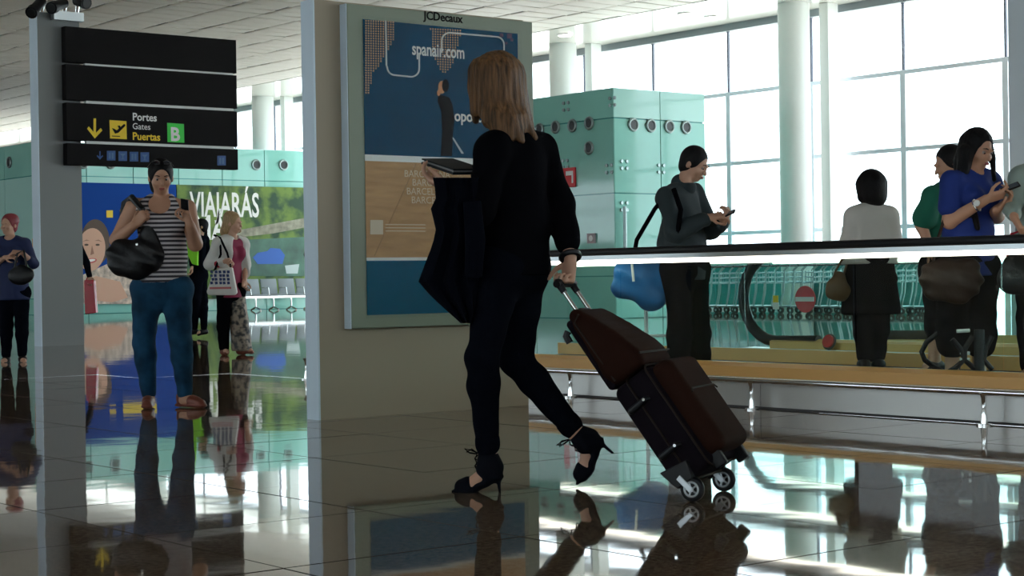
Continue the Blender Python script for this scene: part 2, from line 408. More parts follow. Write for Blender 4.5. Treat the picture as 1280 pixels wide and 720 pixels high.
bm = BM(); box(bm, (23.36, p.y - .12, p.z - .1), (23.395, p.y + .12, p.z + .1)); obj('plate', bm, mat('notice_grey', (.5, .42, .45), .5), t)
bm = BM(); disc(bm, (23.36, p.y, p.z), (-1, 0, 0), .06, .006, 16); obj('symbol', bm, M_signw, t)

# the far booth with the advertising posters
BU0, BU1, BV = 20.2, 28.9, 46.5
b2 = thing('glass_booth', (24.5, 50, 0), 'long teal glass booth with advertising posters, behind the black hanging sign', 'booth')
booth_faces(b2, BU0, BU1, BV, BV + 14, 4.85, 1.45, 2.2, (0, .45, 3.9, 4.85), lambda s, i, q: M_tealb if s == 1 and q == 1 else M_teal)
for px in (104, 138, 262, 320, 354): vent(b2, on_v(px, 206 + (px - 320) * .01, BV), (0, -1, 0), .17)
for px in (12, 44): vent(b2, on_u(px, 203, BU0), (-1, 0, 0), .17)

FB = (1, 0, 0); OUT = (0, -1, 0)
def on_face(px, py): return on_v(px, py, BV - .06)
def poly_on(bm, pts, v, th=.006):
    prism(bm, [on_v(x, y, v) for x, y in pts], (0, -th, 0))
# left poster: blue, smiling face
pz0, pz1 = .35, 3.72
xa, xm, xb = BU0 + .55, on_v(222, 300, BV - .06).x, on_v(383, 300, BV - .06).x
M_pblue = mat('poster_blue', (0.012, 0.065, 0.32), .8, spec=.1); M_pgreen = dots_mat('poster_foliage', (0.008, 0.055, 0.02), (0.15, 0.25, 0.035), 1.6)
M_skinp = mat('printed_skin', (0.72, 0.42, 0.30), .6); M_hairp = mat('printed_hair', (0.10, 0.06, 0.04), .6)
t = thing('poster', (xa, BV - .06, pz0), 'blue poster with a smiling face on the far booth, behind the striped-top woman', 'poster')
bm = BM(); box(bm, (xa, BV - .06, pz0), (xm - .02, BV - .02, pz1)); obj('sheet', bm, M_pblue, t)
def ell(cx, cy, rx, ry, n=28, a=0):
    return [(cx + rx * math.cos(2*math.pi*k/n) * math.cos(a) - ry * math.sin(2*math.pi*k/n) * math.sin(a), cy + rx * math.cos(2*math.pi*k/n) * math.sin(a) + ry * math.sin(2*math.pi*k/n) * math.cos(a)) for k in range(n)]
bm = BM(); poly_on(bm, [(100, 345), (134, 330), (160, 335), (190, 352), (196, 380), (100, 380)], BV - .062); obj('printed_shoulder', bm, mat('printed_scarf', (.62, .5, .42), .6, vary=.5, vscale=6), t)
bm = BM(); poly_on(bm, ell(119, 303, 18, 29), BV - .070); obj('printed_hair', bm, M_hairp, t)
bm = BM(); poly_on(bm, ell(114, 312, 17.5, 27, a=.1), BV - .078); obj('printed_face', bm, M_skinp, t)
bm = BM(); poly_on(bm, [(104, 352), (120, 345), (150, 352), (160, 372), (140, 378), (106, 374)], BV - .070); obj('printed_hand', bm, M_skinp, t)
for e in (108, 122):
    bm = BM(); poly_on(bm, ell(e, 306, 2.6, 1.3), BV - .086); obj('printed_eye', bm, M_hairp, t)
bm = BM(); poly_on(bm, [(115, 307), (117.5, 317), (113, 319)], BV - .086); poly_on(bm, [(103, 302), (108, 299.5), (112, 301), (108, 300.8)], BV - .086); poly_on(bm, [(118, 301), (123, 299.5), (128, 302.5), (123, 301)], BV - .086); obj('printed_shade', bm, mat('printed_shade_skin', (.38, .18, .12), .6), t)
bm = BM(); poly_on(bm, ell(113, 326, 8, 3.2, a=-.15), BV - .083); obj('printed_lips', bm, mat('printed_lips', (.6, .12, .12), .6), t)
bm = BM(); poly_on(bm, ell(113, 325.6, 6.2, 1.7, a=-.15), BV - .090); obj('printed_smile', bm, M_signw, t)
bm = BM(); poly_on(bm, [(133, 263), (141, 263), (141, 272), (133, 272)], BV - .070); poly_on(bm, [(150, 262), (192, 262), (192, 276), (150, 276)], BV - .070); obj('printed_block', bm, mat('poster_yellow', (.85, .6, .02), .5), t)
# right poster: green canal view with white lettering
t = thing('poster', (xm, BV - .06, pz0), 'green poster with white lettering and a canal view on the far booth', 'poster')
bm = BM(); box(bm, (xm, BV - .06, pz0), (xb, BV - .02, pz1)); obj('sheet', bm, M_pgreen, t)
bm = BM(); poly_on(bm, [(300, 300), (383, 296), (383, 345), (300, 345)], BV - .066); obj('printed_water', bm, mat('poster_water', (.05, .14, .10), .5, vary=.4, vscale=2), t)
bm = BM(); poly_on(bm, [(296, 288), (383, 272), (383, 284), (340, 292), (296, 297)], BV - .072); obj('printed_bridge', bm, mat('poster_stone', (.28, .27, .2), .6, vary=.4, vscale=5), t)
bm = BM(); poly_on(bm, [(316, 322), (322, 316), (334, 314), (338, 310), (350, 311), (356, 319), (353, 330), (322, 330)], BV - .078); obj('printed_boat', bm, mat('poster_boat', (.02, .12, .5), .5), t)
bm = BM(); poly_on(bm, [(356, 332), (374, 330), (372, 342), (358, 342)], BV - .072); obj('printed_boat', bm, mat('poster_boat_pale', (.5, .6, .6), .5), t)
pl = on_v(238, 268, BV - .07)
s = (on_v(332, 268, BV).x - pl.x)
text('lettering', 'VIAJARÁS', 1.02, face_M((pl.x, BV - .066, on_v(238, 270, BV).z), FB, OUT), M_signw, t, bold=.018, sx=s / 4.72)
text('lettering', 'MÁS', 1.02, face_M((on_v(241, 300, BV).x, BV - .066, on_v(241, 299, BV).z), FB, OUT), M_signw, t, bold=.018, sx=.75)

# ================================================================ waiting seats under the posters
M_seat = mat('seat_grey', (0.23, 0.27, 0.29), .4)
def make_seat():
    t = thing('waiting_seat', (0, 0, 0), None, 'seat', 'grey waiting seats in a row under the green poster')
    bm = BM(); box(bm, (-.27, -.05, .42), (.27, .45, .47)); obj('seat', bm, M_seat, t, bevel=.02, smooth=True)
    bm = BM(); prism(bm, [(-.27, .42, .46), (-.27, .47, .46), (-.27, .56, .92), (-.27, .52, .92)], (.54, 0, 0)); obj('backrest', bm, M_seat, t, bevel=.015, smooth=True)
    for x in (-.28,):
        bm = BM(); tube(bm, [(x, .46, .44), (x, .4, .66), (x, .05, .66), (x, 0, .44)], .018); obj('armrest', bm, M_steel, t, smooth=True)
    bm = BM(); box(bm, (-.3, .2, .36), (.3, .27, .42)); obj('rail', bm, M_steel, t)
    bm = BM(); tube(bm, [(0, -.05, .02), (0, .235, .1), (0, .235, .38)], .025); tube(bm, [(0, .235, .1), (0, .5, .02)], .025); obj('leg', bm, M_steel, t, smooth=True)
    return t
proto = make_seat(); su = on_v(300, 385, 44.6).x
for i in range(7):
    o = proto if i == 0 else copy_tree(proto)
    o.location = (su + i * .6, 44.5, 0); o['label'] = ('leftmost', 'second from left', 'third from left', 'middle', 'third from right', 'second from right', 'rightmost')[i] + ' of the grey waiting seats under the green poster'

# ================================================================ hanging-sign pillar
PU0, PU1, PV = 10.0, 10.62, 22.97
t = thing('sign_pillar', (10.3, 23, 0), 'tall grey pillar with pale left edge carrying the black gate sign', 'pillar')
bm = BM(); box(bm, (PU0, PV, 0), (PU1, PV + .22, 4.6)); obj('shaft', bm, mat('pillar_grey', (.22, .23, .23), .5, bump=.05, bscale=100), t)
bm = BM(); box(bm, (PU0 - .012, PV - .01, 0), (PU0, PV + .23, 4.6)); obj('lit_side', bm, M_litside, t)  # added sheet: cool light on the pillar's left face, as colour
bm = BM(); box(bm, (PU0 + .2, PV - .12, 4.5), (PU1 + .02, PV, 4.62)); obj('bracket', bm, M_alu, t)
M_yel = mat('sign_yellow', (.95, .66, .01), .5); M_grn = mat('sign_green', (.03, .72, .06), .5); M_pic = mat('pictogram_blue', (.02, .09, .30), .5)
t = thing('gate_sign', (11.6, PV - .2, 2.4), 'black four-panel gate sign with yellow arrow, beside the tall grey pillar', 'sign')
su0, su1 = 10.34, 13.02; sv = PV - .16
zs = [(3.92, 4.41), (3.40, 3.89), (2.84, 3.36), (2.50, 2.80)]
for k, (a, b) in enumerate(zs):
    bm = BM(); box(bm, (su0, sv, a), (su1, sv + .13, b)); obj('sign_panel', bm, M_black, t, bevel=.004)
bm = BM()
for z in (3.90, 3.38, 2.82): box(bm, (su0 + .3, sv + .02, z - .02), (su1 - .05, sv + .09, z + .02))
obj('spacer', bm, M_white, t)
def sp(px, py): q = on_v(px, py, sv); return q
def spoly(name, pts, m, off=.004):
    bm = BM()
    for P_ in pts: prism(bm, [on_v(x, y, sv - off) for x, y in P_], (0, .003, 0))
    return obj(name, bm, m, t)
spoly('arrow', [[(117, 148), (120, 148), (120, 166), (126, 160), (128, 163), (118.6, 173), (109, 161), (111, 158), (117, 165)]], M_yel)
spoly('plane_plate', [[(137, 150), (158, 151.5), (158.6, 174), (137.6, 173)]], M_yel)
spoly('plane_symbol', [[(140, 160), (143, 161), (146, 163), (155, 155), (157, 156), (156, 158), (148, 166), (144, 167)], [(147, 157), (150, 157), (152, 162), (150, 163)], [(140, 169.5), (150, 170), (150, 171), (140, 170.5)]], M_black, .009)
for s_, py, m, sz in (('Portes', 150.2, M_signw, .15), ('Gates', 161.3, M_signw, .125), ('Puertas', 174.5, M_yel, .15)):
    text('lettering', s_, sz, face_M(on_v(165.5, py, sv - .003), FB, OUT), m, t, ext=.001, bold=.003 if s_ != 'Gates' else .0005, sx=.96)
spoly('letter_plate', [[(209, 153.5), (230, 155), (230.5, 178.5), (209.5, 177.5)]], M_grn)
text('lettering', 'B', .27, face_M(on_v(213, 175.5, sv - .009), FB, OUT), M_signw, t, ext=.001, bold=.008)
spoly('small_arrow', [[(124.3, 189), (125.7, 189), (125.7, 196), (128, 194), (129, 195), (125, 199.5), (121, 195), (122, 194), (124.3, 196)]], M_pic)
for k, cx in enumerate((139, 153.5, 167.5, 181, 277)):
    y = 194.5 + (cx - 139) * .045
    spoly('pictogram', [[(cx - 5.3, y - 6), (cx + 5.3, y - 6), (cx + 5.3, y + 6), (cx - 5.3, y + 6)]], M_pic)
    spoly('symbol', [[(cx - 3, y - 3.5), (cx - .6, y - 3.5), (cx - .6, y + 4), (cx - 3, y + 4)], [(cx + .6, y - 3.5), (cx + 3, y - 3.5), (cx + 3, y + 4), (cx + .6, y + 4)]] if k % 2 == 0 else [[(cx - 3.5, y - 3), (cx + 3.5, y - 3), (cx + .7, y), (cx + .7, y + 3), (cx + 3, y + 4), (cx - 3, y + 4), (cx - .7, y + 3), (cx - .7, y)]], mat('pictogram_pale', (.07, .17, .36), .5), .009)
# two security cameras on top
def cctv(px, py, dx, tip, label):
    c = on_v(px, py, PV - .1); t = thing('security_camera', (c.x, c.y, 4.6), label, 'camera')
    e = on_v(px + dx, py + tip, PV - .35)
    bm = BM(); tube(bm, [c, c.lerp(e, .75), c.lerp(e, .76), e], [.07, .07, .085, .085], n=14); obj('housing', bm, M_rubber, t, smooth=True)
    n = (e - c).normalized(); bm = BM(); disc(bm, e, n, .06, .012, 16); obj('lens', bm, M_vent, t)
    bm = BM(); tube(bm, [(c.x + .02, PV - .05, 4.6), (c.x + .02, PV - .08, 4.6 + (c.z - 4.6) * .6), c], .028); obj('bracket', bm, M_steel, t, smooth=True)
cctv(52, 2, -13, 14, 'dark security camera on the pillar top, tilted down to the left')
cctv(80, 4, -16, 6, 'dark security camera in the middle of the pillar top')
cctv(96, 1, 12, 3, 'dark security camera on the pillar top, pointing right')

# ================================================================ advertising totem
TU0, TU1, TVV, TT, TH_ = 5.74, 7.37, 9.107, .13, 2.56
t = thing('advertising_totem', (6.55, 9.17, 0), 'bronze-grey advertising totem with a lit blue poster case beside the walking woman', 'totem')
bm = BM(); box(bm, (TU0, TVV, 0), (TU1, TVV + TT, TH_)); obj('slab', bm, M_bronze, t)
bm = BM(); box(bm, (TU0 - .012, TVV - .004, 0), (TU0, TVV + TT + .004, TH_)); obj('lit_side', bm, M_litside, t)  # added sheet: the slab's left face painted as lit by cool light
BX0, BX1, BZ0, BZ1, BF = 5.93, 7.39, .55, 2.54, TVV - .075
fr = obj('display_case', (lambda b: (box(b, (BX0, BF, BZ0), (BX1, TVV, BZ1)), b)[1])(BM()), mat('case_green_grey', (.24, .285, .21), .4), t, bevel=.006)
bm = BM(); box(bm, (BX0 - .006, BF + .005, BZ0), (BX0, TVV, BZ1)); obj('lit_case_side', bm, M_litside, t)  # same painted side light on the display case
pv = BF - .002
sx0, sx1 = on_v(456, 200, pv).x, on_v(649, 200, pv).x
zt = on_v(456, 24, pv).z; zb = on_v(460, 394, pv).z; zm1 = on_v(456, 193, pv).z; zm2 = on_v(456, 201, pv).z; zm3 = on_v(456, 322, pv).z; zm4 = on_v(456, 326, pv).z
M_adb = mat('ad_blue', (.003, .075, .16), .8, vary=.15, vscale=3, spec=.1); M_adt = mat('ad_teal', (.002, .12, .22), .8, spec=.1); M_adw = mat('ad_sand', (.60, .36, .18), .8, spec=.1, vary=.14, vscale=5, stretch=(1, 1, 5))
M_adl = mat('ad_white', (.92, .93, .9), .5); M_dot = mat('ad_dot', (.62, .40, .26), .8, spec=.1)
bm = BM(); box(bm, (sx0, pv - .003, zm1), (sx1, pv, zt)); obj('blue_poster', bm, M_adb, t)
bm = BM(); box(bm, (sx0, pv - .003, zm2), (sx1, pv, zm1)); obj('reflection_band', bm, M_adl, t)  # reflection in the case glass, painted on as a white band
bm = BM(); box(bm, (sx0, pv - .003, zm3), (sx1, pv, zm2)); ws = obj('sand_panel', bm, M_adw, t)
bm = BM(); box(bm, (sx0, pv - .003, zm4), (sx1, pv, zm3)); obj('reflection_band', bm, M_adl, t)  # lower glass reflection, also painted on
bm = BM(); box(bm, (sx0, pv - .003, zb), (sx1, pv, zm4)); obj('teal_panel', bm, M_adt, t)
def zx(px, py, off=.008): return on_v(px, py, pv - off)
# dotted continents
left = {27: 12, 34: 12, 41: 13, 48: 12, 55: 11, 62: 10, 69: 9, 76: 7, 83: 6, 90: 4, 97: 3, 104: 3, 111: 2, 117: 2}
bm = BM(); rows = np.arange(26, 119, 3.1)
def dot(px, py):
    c = zx(px, py, .006); r = .0052; box(bm, (c.x - r, c.y - .001, c.z - r), (c.x + r, c.y + .001, c.z + r))
for y in rows:
    n = np.interp(y, list(left), list(left.values()))
    for k in range(int(n)): dot(457.5 + k * 3.1, y + k * .15)
mid = [(32, 538, 578), (38, 540, 576), (44, 541, 574), (52, 540, 572), (60, 541, 570), (66, 542, 568), (74, 546, 566), (82, 550, 562), (87, 552, 558)]
for y in rows:
    if 31 < y < 88:
        a = np.interp(y, [m[0] for m in mid], [m[1] for m in mid]); b = np.interp(y, [m[0] for m in mid], [m[2] for m in mid])
        x = 457.5 + math.ceil((a - 457.5) / 3.1) * 3.1
        while x <= b: dot(x, y + (x - 457) * .05); x += 3.1
tag(obj('dotted_map', bm, M_dot, t), kind='stuff')
def path(pts, w=.0065):
    bm = BM(); tube(bm, [zx(*p, .006) for p in pts], w, n=6); obj('route_line', bm, M_adl, t)
def arc(cx, cy, r, a0, a1, n=6): return [(cx + r * math.cos(R(a0 + (a1 - a0) * k / n)), cy + r * math.sin(R(a0 + (a1 - a0) * k / n))) for k in range(n + 1)]
path([(482, 26), (483, 82)] + arc(494, 84, 10, 180, 90) + arc(514, 86, 10, 90, 0) + [(524, 66)], .0055)
path([(552, 66), (552, 51)] + arc(562, 51, 10, 180, 270) + arc(620, 56, 10, 270, 360) + [(630, 70)], .0055)
text('lettering', 'spanair.com', .115, face_M(zx(515, 68), FB, OUT), M_adl, t, ext=.001, bold=.002, sx=(zx(586, 68).x - zx(515, 68).x) / .60)
text('lettering', 'oportunidades', .10, face_M(zx(568, 151), FB, OUT), M_adl, t, ext=.001, bold=.002, sx=.92)
text('lettering', 'JCDecaux', .075, face_M(on_v(530, 24, BF - .002), FB, OUT), M_black, t, ext=.001, bold=.0015, sx=1.0)
for i, (x, y) in enumerate(((505, 221), (515, 232), (508, 243), (514, 254))):
    text('lettering', 'BARCELONA', .062, face_M(zx(x, y), FB, OUT), mat('ad_pale_lettering', (.80, .66, .46), .6), t, ext=.001, sx=1)
bm = BM(); prism(bm, [zx(x, y, .008) for x, y in ((463, 275), (479, 275), (479, 293), (463, 293))], (0, .003, 0)); obj('printed_label', bm, mat('ad_label', (.78, .66, .5), .6), t)
bm = BM()
for yy in (280, 284, 288): prism(bm, [zx(x, y, .010) for x, y in ((482, yy), (532, yy + .4), (532, yy + 1.6), (482, yy + 1.2))], (0, .001, 0))
obj('small_print', bm, mat('ad_pale_lettering', (.80, .66, .46), .6), t)
bm = BM(); tube(bm, [zx(468, 320, .004), zx(520, 205, .004)], .0012, n=5); obj('board_joint', bm, mat('ad_joint', (.3, .19, .1), .6), t)
# printed walking man in a dark suit
def flat(name, pts, m, off): b_ = BM(); prism(b_, [zx(x, y, off) for x, y in pts], (0, .002, 0)); obj(name, b_, m, t)
M_suit = mat('ad_suit', (.006, .006, .009), .9, spec=.05)
flat('printed_suit', [(549, 118), (556, 120), (562, 122), (566, 132), (568, 150), (566, 170), (565, 195), (551, 195), (553, 165), (552, 140), (547, 126)], M_suit, .008)
flat('printed_head', ell(552.5, 109, 4.5, 8), mat('ad_face', (.75, .33, .15), .6), .010)
flat('printed_hair', ell(557, 107, 4.2, 8), M_suit, .012)
flat('printed_hand', ell(548.5, 116, 2, 4), mat('ad_face', (.75, .33, .15), .6), .012)
flat('printed_stick', [(565, 172), (567, 172), (580, 192), (577, 192)], mat('ad_stick', (.5, .6, .65), .6), .008)
for x, y, s_ in ((627, 44, 2.2), (637, 45, 3), (640, 50, 1.6), (633, 54, 1.4)):
    flat('printed_mark', [(x - s_, y - s_), (x + s_, y - s_), (x + s_, y + s_), (x - s_, y + s_)], mat('ad_mark', (.10, .06, .12), .6), .006)
bm = BM(); box(bm, (sx0 - .02, BF - .022, zb - .02), (sx1 + .02, BF - .018, zt + .02)); obj('cover_glass', bm, M_cover, t)
# ================================================================ moving walkways
M_led = emis('handrail_light', (1.0, 0.93, 0.80), 3.2)
M_panel = mat('satin_cladding', (.62, .61, .59), .3, metal=.35, bump=.03, bscale=5)
M_deck = mat('walkway_tread', (.10, .10, .11), .5, metal=.4, bump=.4, bscale=90)
def balustrade(root, u, v0, v1, base, front=True, w=1.05, glass=M_bal):
    e = 1 if front else -1
    k = math.floor((v0 - base) / w)
    while base + k * w < v1:
        a, b = max(v0, base + k * w) + .006, min(v1, base + (k + 1) * w) - .006
        if b - a > .1:
            bm = BM(); box(bm, (u - .006, a, .27), (u + .006, b, .955)); obj('glass_panel', bm, glass, root)
        k += 1
    bm = BM(); box(bm, (u - .028, v0, .965), (u + .028, v1, .995)); obj('rail_profile', bm, M_alu, root)
    bm = BM(); box(bm, (u - .022, v0, .935), (u - .007, v1, .965)); box(bm, (u + .007, v0, .935), (u + .022, v1, .965)); obj('light_strip', bm, M_led, root)
    bm = BM(); box(bm, (u - .045, v0, .995), (u + .045, v1, 1.045)); obj('handrail', bm, M_rubber, root, bevel=.018, smooth=True)
    bm = BM(); prism(bm, [(u - e * .075, v0, .19), (u - e * .075, v0, .262), (u - e * .0, v0, .285), (u + e * .03, v0, .285), (u + e * .03, v0, .19)], (0, v1 - v0, 0)); obj('skirt', bm, M_wood, root)
t = thing('moving_walkway', (8.9, 3, 0), 'nearer moving walkway with black handrails and glass sides, the one the people stand on', 'walkway')
V0, V1 = -4.0, 11.6
balustrade(t, 8.2, V0, V1, 6.99); balustrade(t, 9.75, V0, V1, 7.3, front=False)
bm = BM(); box(bm, (8.3, V0, .0), (9.65, V1, .12)); obj('tread', bm, M_deck, t)
k = 5.62 - 2.1 * 4
while k < V1:
    a, b = max(V0, k) + .003, min(V1, k + 2.1) - .003
    bm = BM(); box(bm, (8.13, a, .012), (8.17, b, .185)); obj('cladding_panel', bm, M_panel, t, bevel=.002); k += 2.1
bm = BM(); box(bm, (8.15, V0, 0), (8.2, V1, .012)); box(bm, (9.7, V0, 0), (9.8, V1, .185)); obj('plinth', bm, M_dark, t)
bm = BM(); tube(bm, [(8.02, V0, .185), (8.02, V1, .185)], .02, n=14); obj('bumper_rail', bm, M_steel, t, smooth=True)
pa = ground(955, 514); pb = ground(1179, 529.5); dv = 1.75
for k in range(-3, 5):
    v = 5.95 + k * dv
    p = t; bm = BM()
    tube(bm, [(8.03, v, .0), (8.03, v, .01), (8.03, v, .011), (8.03, v, .05), (8.03, v, .09), (8.03, v, .15), (8.02, v, .185)], [.045, .045, .022, .018, .013, .016, .022], n=12)
    obj('post', bm, M_steel, t, smooth=True)
t = thing('moving_walkway', (12.2, 0, 0), 'farther moving walkway whose dark curved end shows behind the glass, left of the no-entry disc', 'walkway')
q = on_u(985, 400, 11.4); V2 = q.y + .15
balustrade(t, 11.4, -6, V2, 1.0); balustrade(t, 12.9, -6, V2, 1.0, front=False)
bm = BM(); box(bm, (11.45, -6, 0), (12.85, V2 + .3, .12)); obj('tread', bm, M_deck, t)
for u in (11.4, 12.9):
    bm = BM(); pts = [(u, V2 - .1, 1.02), (u, V2, 1.02)] + [(u, V2 + .38 * math.sin(R(a)), .64 + .38 * math.cos(R(a))) for a in range(15, 181, 15)] + [(u, V2 - .5, .27)]
    tube(bm, pts, .05, n=10); obj('newel_handrail', bm, M_rubber, t, smooth=True)
    bm = BM(); prism(bm, [(u - .006, V2, .27)] + [(u - .006, V2 + .35 * math.sin(R(a)), .62 + .35 * math.cos(R(a))) for a in range(180, -1, -15)], (.012, 0, 0)); obj('newel_glass', bm, M_bal, t)
    bm = BM(); box(bm, (u - .1, -6, 0), (u + .1, V2 + .35, .20)); obj('plinth', bm, M_panel, t, bevel=.01)
c = on_u(1007, 374, 11.36)
t = thing('no_entry_sign', c, 'round red no-entry disc with a white bar on the farther glass side', 'sign')
bm = BM(); disc(bm, c, (-1, 0, 0), .115, .008, 32); obj('disc', bm, M_red, t, smooth=True)
bm = BM(); box(bm, (c.x - .014, c.y - .105, c.z - .02), (c.x - .008, c.y + .105, c.z + .02)); obj('bar', bm, M_signw, t)
c = on_u(970, 378, 11.36)
t = thing('safety_sticker', c, 'tiny yellow and white sticker left of the red no-entry disc', 'sticker')
bm = BM(); box(bm, (c.x - .004, c.y - .035, c.z - .06), (c.x, c.y + .035, c.z + .0)); obj('white_half', bm, M_signw, t)
bm = BM(); box(bm, (c.x - .005, c.y - .03, c.z), (c.x, c.y + .03, c.z + .06)); obj('yellow_half', bm, M_yel, t)
c = on_u(1036, 427, 11.28)
t = thing('stop_button', c, 'small red oval stop button low on the farther walkway', 'button')
bm = BM(); disc(bm, c, (-1, 0, .3), .055, .02, 20); obj('button', bm, M_red, t, smooth=True)
bm = BM(); disc(bm, c + Vector((.012, 0, -.004)), (-1, 0, .3), .07, .01, 20); obj('rim', bm, M_dark, t, smooth=True)

# pale pillar at the right edge of the view
e = on_u(1261, 200, 14.0)
t = thing('pillar', (14.1, e.y - .8, 0), 'pale blue-grey pillar at the far right, behind the woman in blue', 'pillar')
bm = BM(); box(bm, (14.0, e.y - 1.7, 0), (14.5, e.y, CZ)); obj('shaft', bm, mat('pale_pillar', (.72, .80, .86), .5), t, bevel=.02)
bm = BM(); box(bm, (13.98, e.y - 1.72, 0), (14.52, e.y + .02, .15)); obj('base', bm, M_alu, t)

# ================================================================ luggage carts
M_cartm = mat('cart_metal', (.42, .50, .52), .3, metal=.8)
def make_cart():
    t = thing('luggage_cart', (0, 0, 0), None, 'cart', 'nested luggage carts in a row before the window wall')
    def P(*pts): return [Vector(p) for p in pts]
    bm = BM()
    for y in (-.27, .27): tube(bm, P((-.05, y, 1.02), (.08, y, .92), (.12, y, .45), (.2, y, .16), (.75, y * .55, .14)), .016, n=6)
    obj('frame', bm, M_cartm, t, smooth=True)
    bm = BM(); tube(bm, P((-.05, -.30, 1.02), (-.05, .30, 1.02)), .022, n=8); obj('handle', bm, M_rubber, t, smooth=True)
    bm = BM()
    for z in (.86, .76, .66): tube(bm, P((.09, -.27, z), (.36, -.22, z + .02), (.36, .22, z + .02), (.09, .27, z)), .008, n=5, closed=True)
    for y in (-.2, -.1, 0, .1, .2): tube(bm, P((.36, y, .9), (.36, y, .66), (.1, y, .64)), .006, n=5)
    obj('basket', bm, M_cartm, t)
    bm = BM()
    for y in (-.12, 0, .12): tube(bm, P((.2, y, .16), (.75, y, .14)), .012, n=5)
    tube(bm, P((.2, -.27, .16), (.2, .27, .16)), .012, n=5); obj('base', bm, M_cartm, t)
    for (x, y) in ((.2, -.27), (.2, .27), (.72, 0)):
        bm = BM(); disc(bm, (x, y - .018, .07), (0, 1, 0), .07, .036, 16); o = obj('wheel', bm, M_rubber, t, smooth=True)
        bm = BM(); disc(bm, (x, y - .02, .07), (0, 1, 0), .025, .04, 10); obj('hub', bm, M_cartm, o, smooth=True)
    return t
proto = make_cart()
for k in range(28):
    o = proto if k == 0 else copy_tree(proto)
    o.location = (28.0 + random.gauss(0, .02), 28.2 - k * .27, 0); o.rotation_euler = (0, 0, R(90) + random.gauss(0, .02))
    o['label'] = 'wire luggage cart nested in the long row before the windows, behind the walkway'
